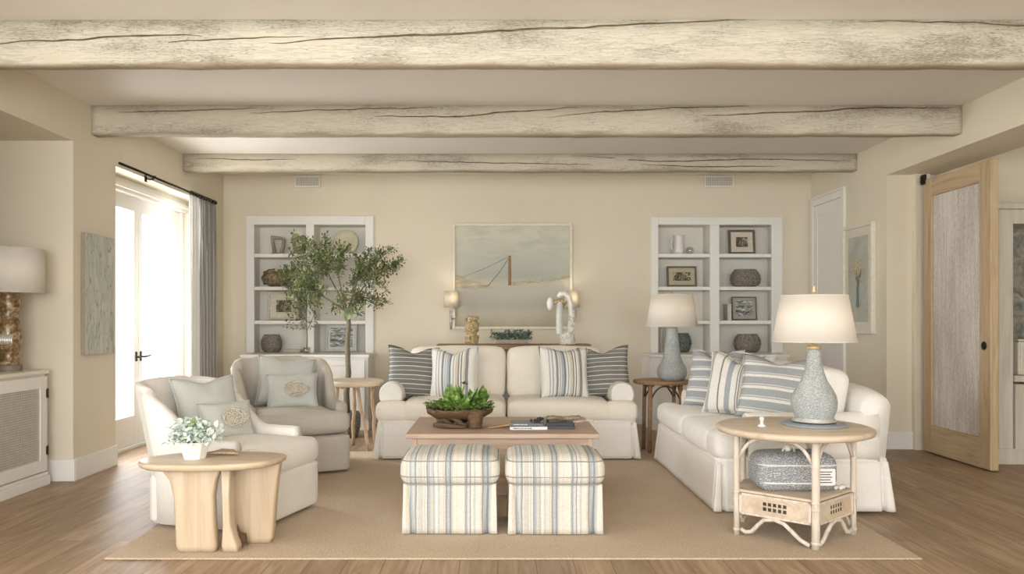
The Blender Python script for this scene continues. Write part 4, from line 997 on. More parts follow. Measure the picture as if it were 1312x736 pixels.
# open fan of paper
t = thing('paper_sheet', 'small tan paper sheet between the planted root bowl and the magazines', 'paper', (X_(640, 5.38), 5.36, TZ))
b = MB(); R = []
for i in range(9):
    u = i / 8; x = -.075 + .15 * u; z = .004 + .022 * u * u; R.append([(x, -.06 + .03 * u, z), (x, .06, z), (x, .06, z + .004), (x, -.06 + .03 * u, z + .004)])
b.rings(R); b.build('sheet', plain('kraft_paper', c8(206, 168, 122), .8), t)
# magazines
D = 5.36
def magazine(z, w, d, th, rot, dx, dy, cov, label, spine=None):
    t = thing('magazine', label, 'magazine', (X_(690, D) + dx, D + dy, TZ + z), rot, 'magazines on the coffee table')
    b = MB(); b.box(-w / 2, -d / 2, 0, w / 2, d / 2, .0015); b.box(-w / 2, -d / 2, th - .0015, w / 2, d / 2, th); b.box(-w / 2, -d / 2, .0015, w / 2, -d / 2 + .0015, th - .0015); o = b.build('cover', cov, t, weld=False)
    b = MB(); b.box(-w / 2 + .003, -d / 2 + .0015, .0015, w / 2 - .003, d / 2 - .003, th - .0015); b.build('pages', plain('magazine_pages', c8(222, 218, 208), .8), t)
    if spine:
        b = MB(); rnd = random.Random(7); x = -w / 2 + .02
        while x < -w / 2 + w * .55:
            l = rnd.uniform(.004, .014); b.box(x, -d / 2 - .0008, th * .3, x + l, -d / 2, th * .7); x += l + rnd.uniform(.002, .006)
        b.build('spine_print', spine, o, weld=False)
    return t
wc, bc, gc = plain('white_cover', c8(226, 226, 224), .35), plain('black_cover', c8(44, 46, 50), .35), plain('slate_cover', c8(96, 104, 112), .35)
magazine(0, .25, .22, .018, .03, -.075, 0, wc, 'white magazine with dark spine lettering at the bottom left of the pile', bc)
magazine(0, .19, .22, .022, -.04, .15, .012, bc, 'thick black magazine at the bottom right of the pile')
magazine(.0225, .21, .2, .014, -.02, -.085, .02, gc, 'slate grey magazine lying on the white magazine', wc)
magazine(.0225, .2, .19, .018, .05, .135, .02, bc, 'black magazine on top of the thick black magazine')
t = thing('driftwood_stick', 'mottled brown driftwood stick lying on the black magazines', 'driftwood', (X_(722, D), D + .02, TZ + .0415), 0)
b = MB(); P = []; rnd = random.Random(9)
for i in range(15): u = i / 14; P.append((-.12 + .235 * u, .01 * math.sin(u * 5), .018 + .004 * u + .0035 * math.sin(u * 9)))
b.tube(P, [.012 + .006 * abs(math.sin(i * 1.3)) for i in range(15)], 9)
b.build('wood', M['brownshell'], t, smooth=True)
t = thing('bead_bundle', 'small cluster of black beads lying on the magazine pile', 'beads', (X_(693, D) - .012, D + .0, TZ + .0375))
b = MB()
for i in range(26):
    a = rnd.uniform(0, 2 * PI); r = rnd.uniform(0, .045); b.ball((r * 1.3 * math.cos(a), r * math.sin(a) * .7, .009 + rnd.uniform(0, .026) * (1 - r / .05)), .010, 8, 6)
b.build('beads', bc, t, smooth=True, weld=False)
t = thing('shell_garland', 'pale strand of small shells trailing over the table behind the magazines', 'garland', (X_(728, 5.6), 5.62, TZ))
b = MB()
for i in range(40):
    u = i / 39; b.ball((-.12 + .3 * u, .04 * math.sin(u * 9), .008), .010, 6, 5, (1.1, .8, .8))
b.build('shells', M['coral'], t, smooth=True, weld=False)

# ------------------------------------------------------------------ console behind the sofa and its objects
CD = 7.68
t = thing('console_table', 'long narrow aged brown console table behind the back sofa', 'table', (.157, 7.80, 0))
b = MB(); b.box(-.76, -.14, .895, .76, .14, .948); b.build('tabletop', M['console'], t, bevel=.006)
b = MB(); b.box(-.7, -.11, .80, .7, .11, .895); b.build('apron', M['console'], t)
for sxx in (-1, 1):
    for syy in (-1, 1):
        b = MB(); b.tube([(sxx * .69, syy * .1, .0), (sxx * .69, syy * .1, .80)], .024, 8); b.build('leg', M['console'], t)
CZ = .948
t = thing('coral_bottle', 'golden brown crusted bottle at the left of the console table', 'vase', (X_(604.5, 7.75), 7.75, CZ))
b = MB(); b.lathe([(.001, 0), (.06, 0), (.066, .04), (.06, .08), (.045, .105), (.06, .13), (.068, .17), (.06, .2), (.04, .215), (.052, .235), (.062, .255), (.05, .275), (.001, .28)], (0, 0, 0), 24); b.build('body', M['goldcoral'], t, smooth=True)
b = MB(); rnd = random.Random(12)
for i in range(150):
    a = rnd.uniform(0, 2 * PI); z = rnd.uniform(.01, .27); r = .062 if not (.09 < z < .12 or .205 < z < .225) else .046; b.ball((r * math.cos(a), r * math.sin(a), z), rnd.uniform(.006, .013), 6, 4)
b.build('crust', M['goldcoral'], t, weld=False)
def rosette_plant(b, c, r, rnd, rows=3, n=7, tall=.6):
    for k in range(rows):
        for i in range(n):
            a = 2 * PI * i / n + k * .45; e = .25 + k * tall
            b.leaf(c, (math.cos(a), math.sin(a), e), (0, 0, 1) if k < rows - 1 else (math.cos(a), math.sin(a), .2), r * (1 - .22 * k), r * .5, .2)
t = thing('succulent_planter', 'low box of blue-green succulents in the middle of the console table', 'plant', (X_(655, 7.75), 7.75, CZ))
b = MB(); b.rbox((.01, 0, .025), (.32, .13, .05), .012, 4); b.build('box', plain('mottled_grey_zinc', c8(150, 138, 122), .7), t)
b = MB()
for i in range(30): rosette_plant(b, (-.17 + .0122 * i + rnd.uniform(-.01, .01), rnd.uniform(-.05, .04), .045 + rnd.uniform(0, .05)), rnd.uniform(.04, .055), rnd, 3, 7, .8)
foliage_mass(b, [((-.10, 0, .08), (.12, .08, .05)), ((.02, 0, .085), (.12, .08, .06)), ((.12, 0, .08), (.10, .08, .05)), ((-.0, 0, .07), (.2, .08, .03))], 620, .034, .026, rnd)
b.build('succulents', M['leafblue'], t, weld=False)
t = thing('coral_sculpture', 'white coral and bone sculpture on a carved base at the right of the console table', 'sculpture', (X_(727, 7.75), 7.75, CZ))
b = MB(); b.lathe([(.001, 0), (.075, 0), (.08, .03), (.07, .07), (.08, .1), (.06, .115), (.05, .12), (.001, .12)], (0, 0, 0), 24)
for i in range(60): a = rnd.uniform(0, 2 * PI); b.ball((.073 * math.cos(a), .073 * math.sin(a), rnd.uniform(.01, .11)), rnd.uniform(.008, .014), 6, 4)
b.build('carved_base', M['coral'], t, weld=False)
b = MB(); b.tube([(.02, 0, .11), (.03, 0, .2), (.035, 0, .3), (.03, 0, .4), (.01, 0, .47), (-.03, 0, .5), (-.07, 0, .495), (-.09, 0, .46)], [.035, .028, .026, .028, .03, .032, .03, .02], 10)
b.build('hooked_bone', M['glasswhite'], t, smooth=True)
b = MB(); b.tube([(-.08, -.02, .1), (-.08, -.02, .42)], .034, 16); b.build('pale_column', plain('pale_grey_column', c8(206, 206, 200), .5), t, smooth=False)
b = MB(); b.tube([(-.015, -.03, .4), (-.06, -.03, .43), (-.11, -.03, .42), (-.155, -.03, .405)], [.02, .024, .022, .016], 8); b.build('driftwood_arm', M['goldcoral'], t, smooth=True)
b = MB(); b.ball((-.175, -.03, .40), .065, 14, 10, (.5, .5, 1)); b.build('shell_end', M['glasswhite'], t, smooth=True)
b = MB()
for i in range(40): z = rnd.uniform(.12, .36); b.ball((.035 + rnd.uniform(-.03, .05) * (z + .3), rnd.uniform(-.03, .03), z), rnd.uniform(.012, .022), 6, 5)
b.build('coral_growth', M['coral'], t, weld=False)

# ------------------------------------------------------------------ table lamps
def lamp_light(t, z, energy, color=(1, .72, .46), r=.03):
    l = bpy.data.lights.new('bulb_light', 'POINT'); l.energy = energy; l.color = color; l.shadow_soft_size = r
    o = bpy.data.objects.new('bulb_light', l); COL.objects.link(o); o.parent = t; o.location = (0, 0, z)
def shade_part(t, r0, r1, z0, z1, mat=None):
    b = MB(); b.lathe([(r0, z0), (r1, z1)], (0, 0, 0), 56, cap=False); o = b.build('lamp_shade', mat or M['shade'], t, smooth=True)
    s = o.modifiers.new('s', 'SOLIDIFY'); s.thickness = .002
    for r, z in ((r0, z0), (r1, z1)):
        b = MB(); b.tube([(r * math.cos(q), r * math.sin(q), z) for q in [2 * PI * j / 48 for j in range(49)]], .003, 6); b.build('shade_rim', mat or M['shade'], o, smooth=True)
    b = MB()
    for k in range(3): a = 2 * PI * k / 3; b.tube([(0, 0, z1 - .01), (r1 * math.cos(a), r1 * math.sin(a), z1 - .004)], .002, 5)
    b.build('spider', M['brass'], o, weld=False)
# near lamp
LX, LY = X_(1043, 4.31), 4.31
TT = .595
t = thing('table_lamp', 'large blue-grey gourd lamp with lit white shade on the round rattan table', 'lamp', (LX, LY, TT + RZ))
b = MB(); b.lathe([(.001, 0), (.17, 0), (.172, .008), (.165, .014), (.13, .017), (.001, .018)], (0, 0, 0), 48); b.build('base_tray', plain('blue_grey_slate', c8(140, 147, 152), .4), t, smooth=True)
b = MB()
for k in range(4): rr = .095 + .006 * k; z = .024 + .005 * k; b.tube([(rr * math.cos(q), rr * math.sin(q), .045 - .006 * k) for q in [2 * PI * j / 40 for j in range(41)]], .0045, 6)
b.build('foot_rings', M['chrome'], t, smooth=True, weld=False)
b = MB(); b.lathe([(.001, .018), (.085, .018), (.1, .045), (.118, .09), (.122, .13), (.115, .165), (.095, .205), (.07, .245), (.053, .29), (.043, .34), (.038, .39), (.037, .425), (.001, .427)], (0, 0, 0), 56); b.build('body', M['ceramic'], t, smooth=True)
b = MB(); b.lathe([(.038, .42), (.04, .425), (.04, .435), (.03, .44), (.012, .45), (.012, .50), (.001, .5)], (0, 0, 0), 28); b.tube([(0, 0, .5), (0, 0, .74)], .004); b.lathe([(.001, .735), (.01, .735), (.012, .745), (.006, .755), (.011, .765), (.001, .775)], (0, 0, 0), 16); b.build('brass_fitting', M['brass'], t, smooth=True, weld=False)
b = MB(); b.ball((0, 0, .56), .03, 14, 10, (1, 1, 1.25)); b.build('bulb', plain('frosted_bulb', c8(250, 240, 220), .3), t, smooth=True)
shade_part(t, .221, .175, .462, .715); lamp_light(t, .62, 1.0, (1, .82, .62))
# far lamp
TT2 = .65
t = thing('table_lamp', 'smaller blue-grey lamp with cream shade on the corner table between the sofas', 'lamp', (X_(861, 7.0), 7.0, TT2))
b = MB(); b.lathe([(.001, 0), (.1, 0), (.125, .03), (.132, .07), (.125, .11), (.1, .155), (.08, .2), (.066, .28), (.055, .38), (.05, .46), (.046, .475), (.001, .476)], (0, 0, 0), 48); b.build('body', M['ceramic'], t, smooth=True)
b = MB(); b.lathe([(.03, .474), (.03, .485), (.01, .49), (.01, .53), (.001, .53)], (0, 0, 0), 20); b.tube([(0, 0, .53), (0, 0, .77)], .004); b.lathe([(.001, .765), (.016, .765), (.016, .785), (.001, .79)], (0, 0, 0), 14); b.build('brass_fitting', M['brass'], t, smooth=True, weld=False)
b = MB(); b.ball((0, 0, .6), .03, 14, 10, (1, 1, 1.25)); b.build('bulb', plain('frosted_bulb', c8(250, 240, 220), .3), t, smooth=True)
shade_part(t, .228, .183, .48, .765); lamp_light(t, .66, .7, (1, .8, .6))
# left lamp
t = thing('table_lamp', 'amber mercury glass lamp with drum shade on the white cabinet at the left', 'lamp', (-3.42, 5.46, .83))
b = MB(); b.lathe([(.001, 0), (.072, 0), (.075, .02), (.07, .045), (.074, .05), (.07, .07), (.06, .1), (.06, .13), (.075, .17), (.078, .25), (.074, .32), (.062, .36), (.05, .375), (.068, .39), (.055, .41), (.072, .44), (.074, .50), (.06, .53), (.072, .545), (.07, .57), (.04, .6), (.012, .615), (.001, .616)], (0, 0, 0), 40); b.build('body', M['mercury'], t, smooth=True)
b = MB(); b.lathe([(.001, .0), (.08, .0), (.08, .04), (.074, .045), (.001, .045)], (0, 0, 0), 36); b.build('foot', plain('grey_taupe_foot', c8(126, 112, 98), .5), t, smooth=False)
b = MB()
for i in range(10): a = -2.3 + .16 * i; b.tube([(.074 * math.cos(a), .074 * math.sin(a), .19), (.08 * math.cos(a), .08 * math.sin(a), .21), (.08 * math.cos(a + .05), .08 * math.sin(a + .05), .26)], .009, 6)
b.build('silver_chips', plain('silvered_chips', c8(220, 216, 204), .2, .5), t, smooth=True, weld=False)
b = MB(); b.tube([(0, 0, .61), (0, 0, .86)], .006); b.lathe([(.001, .857), (.012, .86), (.014, .872), (.001, .885)], (0, 0, 0), 14); b.build('stem', M['chrome'], t, smooth=True, weld=False)
shade_part(t, .222, .218, .55 + .0, .855); 

# ------------------------------------------------------------------ left cabinet
CX, CY0, CY1, CT = -3.27, 4.2, 5.64, .83
t = thing('lattice_cabinet', 'white cabinet with woven lattice doors at the far left under the amber lamp', 'cabinet', (CX, 0, 0))
b = MB(); b.box(-.48, CY0, .07, -.005, CY1, CT - .03); b.build('body', M['trim'], t)
b = MB(); b.box(-.5, CY0 - .02, CT - .03, .02, CY1 + .02, CT); b.build('top', paint('cabinet_top', c8(226, 218, 202), .4), t, bevel=.006)
b = MB(); b.box(-.49, CY0 - .01, 0, .03, CY1 + .012, .07); b.box(-.49, CY0 - .0, .07, .018, CY1 + .006, .095); b.build('plinth', M['trim'], t, bevel=.005, weld=False)
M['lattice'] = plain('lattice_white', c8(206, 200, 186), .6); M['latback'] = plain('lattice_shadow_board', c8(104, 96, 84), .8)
mid = (CY0 + CY1) / 2
for k, (a, c) in enumerate(((mid + .003, CY1 - .01), (CY0 + .01, mid - .003))):
    b = MB(); z0, z1, s = .105, CT - .045, .085
    b.box(0, a, z0, .02, a + s, z1); b.box(0, c - s, z0, .02, c, z1); b.box(0, a + s, z1 - s, .02, c - s, z1); b.box(0, a + s, z0, .02, c - s, z0 + s)
    d = b.build('door', M['trim'], t, bevel=.003, weld=False)
    b = MB(); b.box(-.003, a + s, z0 + s, .001, c - s, z1 - s); b.build('lattice_backing', M['latback'], d)
    b = MB(); y = a + s + .008
    while y < c - s: b.box(.004, y - .003, z0 + s, .008, y + .003, z1 - s); y += .0165
    z = z0 + s + .006
    while z < z1 - s: b.box(.006, a + s, z - .0035, .013, c - s, z + .0035); z += .0165
    b.box(.0, a + s - .004, z0 + s - .004, .014, a + s + .008, z1 - s + .004); b.box(.0, c - s - .008, z0 + s - .004, .014, c - s + .004, z1 - s + .004)
    b.build('lattice', M['lattice'], d, weld=False)
    for hz in (.25, .66):
        hy_ = c - .004 if k == 0 else a + .004
        b = MB(); b.box(.018, hy_ - .012, hz - .03, .025, hy_ + .012, hz + .03); b.tube([(.025, hy_, hz - .036), (.025, hy_, hz + .036)], .004); b.build('hinge', M['black'], d, weld=False)

# ------------------------------------------------------------------ stump side table (near left)
D = 4.05
t = thing('stump_table', 'pale sculpted wood side table with slab legs beside the near white armchair', 'table', (-1.50, D, RZ))
ZT = .455
def px2(px, d): return X_(px, d) + 1.50
# top outline
pts = []
n = 44
for i in range(n):
    a = 2 * PI * i / n; x = math.cos(a); y = math.sin(a)
    r = 1 + .05 * mnoise.noise(Vector((x * 1.5, y * 1.5, 2)))
    px_, py_ = .36 * math.copysign(abs(x) ** .85, x) * r, .21 * math.copysign(abs(y) ** .8, y) * r
    py_ += .03 * x + .03
    pts.append((px_ + .012, py_))
b = MB(); b.rings([[(x * .93, y * .93, ZT - .035) for x, y in pts], [(x * .985, y * .985, ZT - .026) for x, y in pts], [(x, y, ZT - .012) for x, y in pts], [(x * .985, y * .985, ZT - .002) for x, y in pts], [(x * .95, y * .95, ZT) for x, y in pts]])
b.build('tabletop', M['stump_top'], t, smooth=True)
def slab(path, y0, y1, name, lean=0):
    """path: list of (z, xl, xr); rounded slab between depths"""
    R = []
    for z, xl, xr in path:
        ring = []; m = 24; cx = (xl + xr) / 2; hw = (xr - xl) / 2; cy = (y0 + y1) / 2; hd = (y1 - y0) / 2
        for i in range(m):
            a = 2 * PI * i / m; x, y = math.cos(a), math.sin(a)
            ring.append((cx + hw * math.copysign(abs(x) ** .35, x), cy + lean * (ZT - z) + hd * math.copysign(abs(y) ** .35, y), z))
        R.append(ring)
    b = MB(); b.rings(R); o = b.build(name, M['stump'], t, smooth=True); return o
f = lambda p: px2(p, 4.0)
slab([(0, f(232), f(280)), (.03, f(229), f(281)), (.15, f(228), f(278)), (.28, f(226), f(277)), (.36, f(221), f(280)), (.41, f(211), f(285)), (.435, f(203), f(290))], -.10, -.03, 'slab_leg')
f = lambda p: px2(p, 4.14)
slab([(0, f(306), f(348)), (.03, f(299), f(351)), (.2, f(292), f(354)), (.33, f(288), f(357)), (.41, f(287), f(360)), (.44, f(285), f(360))], .06, .13, 'slab_leg')
f = lambda p: px2(p, 4.0)
o = slab([(0, f(289), f(309)), (.03, f(287), f(308)), (.07, f(288), f(304)), (.14, f(289), f(299)), (.28, f(288), f(298)), (.43, f(286), f(299))], -.10, -.02, 'branch_leg')
b = MB()
for k in range(5): b.tube([(f(305 + k * 1.6), -.03 + .01 * k, .005), (f(304 + k * 1.2), -.03 + .012 * k, .06), (f(302 + k * .8), -.02, .12 - .012 * k)], [.007, .006, .002], 6)
b.build('bark_splinters', M['root'], o, weld=False)
# driftwood chunk and planter on top
TZ2 = ZT + RZ
t = thing('driftwood_chunk', 'flat grooved driftwood piece beside the white planter on the stump table', 'driftwood', (X_(288, 4.2), 4.19, TZ2))
b = MB()
for k in range(6):
    y = -.035 + .014 * k; b.tube([(-.09 + .01 * k, y, .009), (-.03, y + .004, .013 + .002 * (k % 2)), (.04, y + .002, .012), (.09 - .008 * k, y, .008)], [.006, .0095, .009, .005], 7, flat=.9)
b.build('wood', M['rough_leg'], t, smooth=True, weld=False)
t = thing('white_planter', 'small faceted white planter with pale mint succulents on the stump table', 'plant', (X_(248.5, 4.06), 4.07, TZ2))
b = MB(); b.lathe([(.001, 0), (.055, 0), (.085, .09), (.08, .09), (.052, .008), (.001, .008)], (0, 0, 0), 8); b.build('pot', M['glasswhite'], t)
b = MB(); b.lathe([(.001, .07), (.078, .075)], (0, 0, 0), 16); b.build('soil', plain('potting_soil', c8(90, 78, 62), .9), t)
b = MB(); rnd = random.Random(17)
for i in range(40):
    a = rnd.uniform(0, 2 * PI); r = rnd.uniform(.0, .085); rosette_plant(b, (r * math.cos(a) * 1.2, r * math.sin(a), .10 + rnd.uniform(0, .075) * (1 - r * 6)), rnd.uniform(.038, .055), rnd, 3, 8, .7)
for i in range(46):
    a = rnd.uniform(0, 2 * PI); r = .09; b.leaf((r * math.cos(a) * .7, r * math.sin(a) * .7, .1), (math.cos(a), math.sin(a), rnd.uniform(-.2, .5)), (0, 0, 1), rnd.uniform(.04, .07), rnd.uniform(.015, .03), .2)
foliage_mass(b, [((-.03, 0, .14), (.10, .10, .06)), ((.05, 0, .13), (.10, .10, .05)), ((0, -.02, .11), (.13, .11, .03))], 520, .036, .030, rnd)
b.build('pale_leaves', M['leafpale'], t, weld=False)
b = MB()
for i in range(26): a = rnd.uniform(0, 2 * PI); b.leaf((-.005, -.03, .14), (math.cos(a) * .45, math.sin(a) * .45, 1), (math.cos(a), math.sin(a), 0), rnd.uniform(.05, .085), .012, .1)
b.build('green_tuft', M['leafbright'], t, weld=False)

# ------------------------------------------------------------------ round rattan table (near right)
RX, RY = X_(1016, 4.31), 4.30
t = thing('rattan_table', 'round whitewashed rattan side table with lattice drawers at the front right', 'table', (RX, RY, RZ))
b = MB(); b.lathe([(.001, .555), (.385, .555), (.405, .562), (.412, .577), (.408, .590), (.395, .595), (.001, .595)], (0, 0, 0), 72); b.build('tabletop', M['rattan_top'], t, smooth=False, bevel=0)
for p in t.children[-1].data.polygons: p.use_smooth = len(p.vertices) == 4
legs = [(0, -.30), (-.32, -.02), (.32, -.02), (-.2, .25), (.2, .25)]
for i, (x, y) in enumerate(legs):
    r = .021 if i == 0 else .016
    b = MB(); b.tube([(x, y, .0), (x, y, .14), (x, y, .25), (x, y, .4), (x, y, .556)], r, 12)
    for z in (.03, .2, .235, .42): b.lathe([(r, -.007), (r + .003, -.004), (r + .003, .004), (r, .007)], (x, y, z), 12, cap=False)
    b.build('leg', M['rattan'], t, smooth=True, weld=False)
# shelf
poly = [(0, -.30), (.32, -.02), (.2, .25), (-.2, .25), (-.32, -.02)]
b = MB(); b.prism(poly, .235, .25); b.build('shelf', M['rattan_top'], t, bevel=.003)
def lattice_panel(p, q, name='lattice_drawer'):
    p = Vector((p[0], p[1], 0)); q = Vector((q[0], q[1], 0)); L = (q - p).length; ux = (q - p) / L; nx = Vector((ux.y, -ux.x, 0))
    def pt(u, v, w): return tuple(p + ux * u + nx * w + Vector((0, 0, v)))
    def bx(b, u0, u1, v0, v1, w0, w1):
        vs = [pt(u, v, w) for v in (v0, v1) for w in (w0, w1) for u in (u0, u1)]
        b.add(vs, [(0, 2, 3, 1), (4, 5, 7, 6), (0, 1, 5, 4), (2, 6, 7, 3), (0, 4, 6, 2), (1, 3, 7, 5)])
    z0, z1 = .12, .235; b = MB()
    cols = 5; rows = 2; s = .019; gap = .008; u0 = L / 2 - (cols * s + (cols - 1) * gap) / 2; v0 = (z0 + z1) / 2 - (rows * s + gap) / 2
    us = [.02]; 
    for i in range(cols): us += [u0 + i * (s + gap), u0 + i * (s + gap) + s]
    us.append(L - .02); vs_ = [z0]
    for i in range(rows): vs_ += [v0 + i * (s + gap), v0 + i * (s + gap) + s]
    vs_.append(z1)
    for i in range(len(us) - 1):
        for j in range(len(vs_) - 1):
            if i % 2 == 1 and j % 2 == 1: continue
            bx(b, us[i], us[i + 1], vs_[j], vs_[j + 1], .003, .006)
    d = b.build(name, M['rattan_top'], t, weld=False)
    b = MB(); bx(b, .02, L - .02, z0, z0 + .012, .006, .012); bx(b, .02, L - .02, z1 - .012, z1, .006, .012); bx(b, .02, .034, z0, z1, .006, .012); bx(b, L - .034, L - .02, z0, z1, .006, .012); b.build('edging', M['rattan'], d, weld=False)
    b = MB(); bx(b, .03, L - .03, z0 + .01, z1 - .01, -.034, -.03); b.build('inner_board', M['latback'], d)
lattice_panel((-.32, -.02), (0, -.30)); lattice_panel((0, -.30), (.32, -.02))
lattice_panel((.32, -.02), (.2, .25), 'side_panel'); lattice_panel((-.2, .25), (-.32, -.02), 'side_panel'); lattice_panel((.2, .25), (-.2, .25), 'back_panel')
# arched brackets under the top and curly feet
def arch(p, q, z_leg, z_top, name, r=.010, mid=.0):
    P = []; p = Vector((p[0], p[1], 0)); q = Vector((q[0], q[1], 0))
    for i in range(17):
        u = i / 16; w = abs(2 * u - 1) ** 4; P.append(tuple(p.lerp(q, .04 + .92 * u) + Vector((0, 0, z_top - (z_top - z_leg) * w))))
    b = MB(); b.tube(P, r, 8); b.build(name, M['rattan'], t, smooth=True)
arch((-.32, -.02), (0, -.30), .43, .54, 'arched_brace'); arch((0, -.30), (.32, -.02), .43, .54, 'arched_brace')
arch((.32, -.02), (.2, .25), .43, .54, 'arched_brace'); arch((-.2, .25), (-.32, -.02), .43, .54, 'arched_brace'); arch((.2, .25), (-.2, .25), .43, .54, 'arched_brace')
for (p, q) in (((-.32, -.02), (0, -.30)), ((0, -.30), (.32, -.02))):
    p = Vector((*p, 0)); q = Vector((*q, 0)); P = []
    prof = [(.06, .035), (.12, .022), (.2, .03), (.28, .07), (.36, .105), (.5, .115), (.62, .10), (.72, .065), (.82, .03), (.93, .012)] if p.x < -.1 else [(.07, .012), (.18, .03), (.28, .065), (.38, .1), (.5, .115), (.64, .105), (.72, .07), (.8, .03), (.88, .022), (.94, .035)]
    for u, z in prof: P.append(tuple(p.lerp(q, u) + Vector((0, 0, z))))
    b = MB(); b.tube(P, [.012] * 10, 8); b.build('curved_foot_brace', M['rattan'], t, smooth=True)
for (p, q) in (((.32, -.02), (.2, .25)), ((-.2, .25), (-.32, -.02)), ((.2, .25), (-.2, .25))):
    arch(p, q, .03, .11, 'curved_foot_brace', .009)
# drum basket on the shelf
t = thing('woven_drum', 'silver-grey woven lidded box on the shelf of the round rattan table', 'basket', (RX - .01, RY + .0, .25 + RZ))
b = MB(); b.rbox((0, 0, .1), (.42, .24, .2), .06, 10, (.012, .01, .005), wob=.004); b.build('body', M['silverweave'], t, smooth=True)
b = MB()
for z, k in ((.145, 1.0), (.05, .985)):
    P = []; ww, dd, r = .428 * k, .25 * k, .07
    for (cx, cy, a0) in ((ww / 2 - r, dd / 2 - r, 0), (-ww / 2 + r, dd / 2 - r, PI / 2), (-ww / 2 + r, -dd / 2 + r, PI), (ww / 2 - r, -dd / 2 + r, PI * 1.5)):
        for j in range(7): a = a0 + PI / 2 * j / 6; P.append((cx + r * math.cos(a), cy + r * math.sin(a), z))
    P.append(P[0]); b.tube(P, .006, 6)
b.build('band', plain('pale_silver_band', c8(222, 222, 218), .4), t, smooth=True, weld=False)
b = MB(); b.rbox((.13, -.128, .085), (.11, .008, .09), .004, 3); o = b.build('label_patch', plain('white_patch', c8(232, 230, 224), .6), t)
b = MB()
for k in range(5): b.box(.09, -.1335, .055 + k * .014, .165 - .008 * (k % 2), -.132, .060 + k * .014)
b.build('patch_lines', plain('grey_ink', c8(92, 92, 92), .7), o, weld=False)
b = MB(); b.ball((-.03, -.02, .222), .02, 12, 8); b.tube([(-.06, -.02, .204), (-.045, -.02, .235), (-.02, -.02, .245), (.0, -.02, .23), (.005, -.02, .204)], .006, 8); b.build('lid_knob', M['coral'], t, smooth=True, weld=False)
t = thing('coral_chunk', 'small pale coral piece beside the silver woven box', 'ornament', (RX + .22, RY - .04, .25 + RZ)); b = MB()
for i in range(9): b.ball((rnd.uniform(-.03, .03), rnd.uniform(-.02, .02), .014 + rnd.uniform(0, .012)), .014, 8, 6)
b.build('coral', M['coral'], t, smooth=True, weld=False)
t = thing('glass_stopper', 'small clear glass stopper figure on the round rattan table, left of the lamp', 'ornament', (X_(976, 4.25), 4.25, TT + RZ))
b = MB(); b.lathe([(.001, 0), (.022, 0), (.024, .006), (.01, .014), (.008, .03), (.014, .038), (.012, .052), (.001, .056)], (0, 0, 0), 20); b.build('stopper', plain('milky_glass', c8(214, 216, 216), .15), t, smooth=True)

# ------------------------------------------------------------------ corner table between sofas
t = thing('corner_table', 'round brown wood corner table between the two sofas under the smaller lamp', 'table', (1.48, 7.03, 0), 0)
b = MB(); b.lathe([(.001, .615), (.24, .615), (.255, .62), (.262, .635), (.255, .648), (.001, .65)], (0, 0, 0), 48); b.build('tabletop', M['walnut'], t)
for k in range(4):
    a = PI / 4 + k * PI / 2; b = MB(); b.tube([(.2 * math.cos(a), .2 * math.sin(a), 0 if math.sin(a) > 0 else 0.0), (.19 * math.cos(a), .19 * math.sin(a), .616)], .018, 8); b.build('leg', M['walnut'], t, smooth=True)
for k in range(4):
    a = PI / 4 + k * PI / 2; c = a + PI / 2; P = []
    for i in range(11):
        u = i / 10; x = (1 - u) * math.cos(a) + u * math.cos(c); y = (1 - u) * math.sin(a) + u * math.sin(c); P.append((.19 * x, .19 * y, .6 - .13 * abs(2 * u - 1) ** 2.5))
    b = MB(); b.tube(P, .008, 6); b.build('arched_brace', M['root'], t, smooth=True)

# ------------------------------------------------------------------ small round table left of the sofa
t = thing('round_side_table', 'small round pale wood table on splayed branch legs, left of the back sofa', 'table', (-1.325, 7.19, 0))
b = MB(); b.lathe([(.001, .585), (.24, .585), (.262, .595), (.27, .62), (.262, .636), (.001, .638)], (0, 0, 0), 48); b.build('tabletop', M['rattan_top'], t)
for i, (x0, y0, x1, y1) in enumerate(((-.13, -.1, -.2, -.14), (.05, -.14, .17, -.16), (.16, .02, .19, .04), (-.02, .14, -.05, .2))):
    P = [(x0 + (x1 - x0) * u / 6 + .006 * math.sin(u * 2 + i), y0 + (y1 - y0) * u / 6, .59 * (1 - u / 6)) for u in range(7)]
    b = MB(); b.tube(P, [.017, .016, .018, .015, .017, .015, .018], 8); b.build('leg', M['rough_leg'], t, smooth=True)
b = MB()
for i in range(10): a = 2 * PI * i / 10; b.ball((.22 * math.cos(a), .22 * math.sin(a), .585), .022, 8, 6, (1, 1, .7))
b.build('burls', M['rough_leg'], t, smooth=True, weld=False)

# ------------------------------------------------------------------ indoor tree
D = 7.92; rnd = random.Random(31)
t = thing('indoor_tree', 'tall slender indoor olive-like tree behind the small round table', 'plant', (X_(445, D), D, 0))
def tp(px, py, dy=0): return Vector(((px - 445) / 1000 * D, dy, Z_(py, D)))
b = MB(); b.lathe([(.001, 0), (.105, 0), (.13, .1), (.135, .22), (.12, .26), (.11, .26), (.12, .21), (.001, .2)], (0, 0, 0), 32); b.build('basket_pot', M['seagrass'], t, smooth=True)
b = MB(); b.lathe([(.001, .2), (.12, .215)], (0, 0, 0), 24); b.build('soil', plain('potting_soil', c8(90, 78, 62), .9), t)
trunk = [(0, 0, .2), (-.01, 0, .45), (.012, 0, .65), tp(446, 470), tp(445, 440), tp(447, 415), tp(445, 400)]
b = MB(); b.tube(trunk, [.034, .030, .028, .027, .025, .023, .020], 12); b.build('trunk', M['bark'], t, smooth=True)
br = MB(); lf = MB()
hubs = [tp(404, 372, -.06), tp(418, 350, .08), tp(436, 352, -.1), tp(456, 356, .1), tp(474, 358, -.05), tp(430, 385, .12), tp(462, 382, -.12)]
root = Vector(trunk[6])
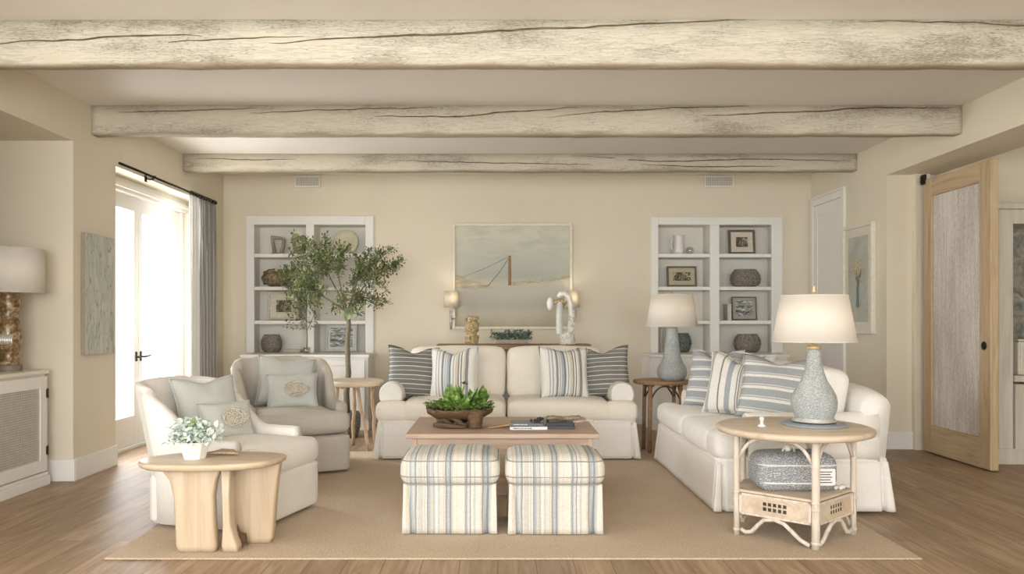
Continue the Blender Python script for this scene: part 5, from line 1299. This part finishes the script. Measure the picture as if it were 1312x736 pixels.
for h in hubs:
    md = root.lerp(h, .5) + Vector((rnd.uniform(-.03, .03), rnd.uniform(-.03, .03), rnd.uniform(-.01, .05)))
    br.tube([root * (1 - u) ** 2 + md * 2 * u * (1 - u) + h * u * u for u in [k / 8 for k in range(9)]], [.012 - .0065 * k / 8 for k in range(9)], 7)
targets = [(377, 302), (380, 312), (388, 306), (404, 312), (421, 306), (436, 314), (455, 330), (470, 318), (486, 322), (500, 316), (514, 333), (504, 345), (488, 352), (498, 374), (486, 396), (494, 388), (472, 372), (466, 390), (458, 352), (440, 345), (424, 338), (408, 345), (392, 352), (376, 358), (364, 350), (368, 374), (380, 386), (404, 384), (424, 372), (440, 380), (414, 392), (430, 402), (462, 406), (478, 345), (448, 318), (395, 335), (412, 326), (384, 370), (392, 392), (480, 330), (508, 336), (446, 366), (428, 322), (470, 350)]
for i, (px, py) in enumerate(targets):
    dy = rnd.uniform(-.26, .26); e = tp(px, py, dy)
    st = min(hubs, key=lambda h: (h - e).length + rnd.uniform(0, .12))
    L = (e - st).length
    midp = st.lerp(e, .5) + Vector((rnd.uniform(-.06, .06), rnd.uniform(-.06, .06), rnd.uniform(.01, .11)))
    P = [st * (1 - u) ** 2 + midp * 2 * u * (1 - u) + e * u * u for u in [k / 12 for k in range(13)]]
    br.tube(P, [.0050 * (1 - .8 * k / 12) + .001 for k in range(13)], 6)
    for k in range(int(105 * L / .4) + 26):
        u = rnd.uniform(.02, 1.0) ** .8; q = st * (1 - u) ** 2 + midp * 2 * u * (1 - u) + e * u * u
        off = Vector((rnd.gauss(0, 1), rnd.gauss(0, 1), rnd.gauss(0, 1))); off = off.normalized() * rnd.uniform(.006, .075 * (1.25 - u * .55))
        lf.leaf(q + off, off + Vector((0, 0, rnd.uniform(-.01, .03))), (rnd.gauss(0, .4), rnd.gauss(0, .4), 1), rnd.uniform(.026, .042), rnd.uniform(.017, .025), rnd.uniform(0, .35))
        if k % 3 == 0: br.tube([q, q + off * .95], .0011, 4, cap=False)
br.build('branches', M['bark'], t, smooth=True, weld=False); lf.build('foliage', M['leaf'], t, weld=False)
b = MB(); b.leaf(tp(452, 392, -.05), (-.35, -.1, -1), (0, -1, .2), .17, .12, .1); o = b.build('large_leaf', M['leaf'], t)
o['label'] = 'single large drooping leaf'
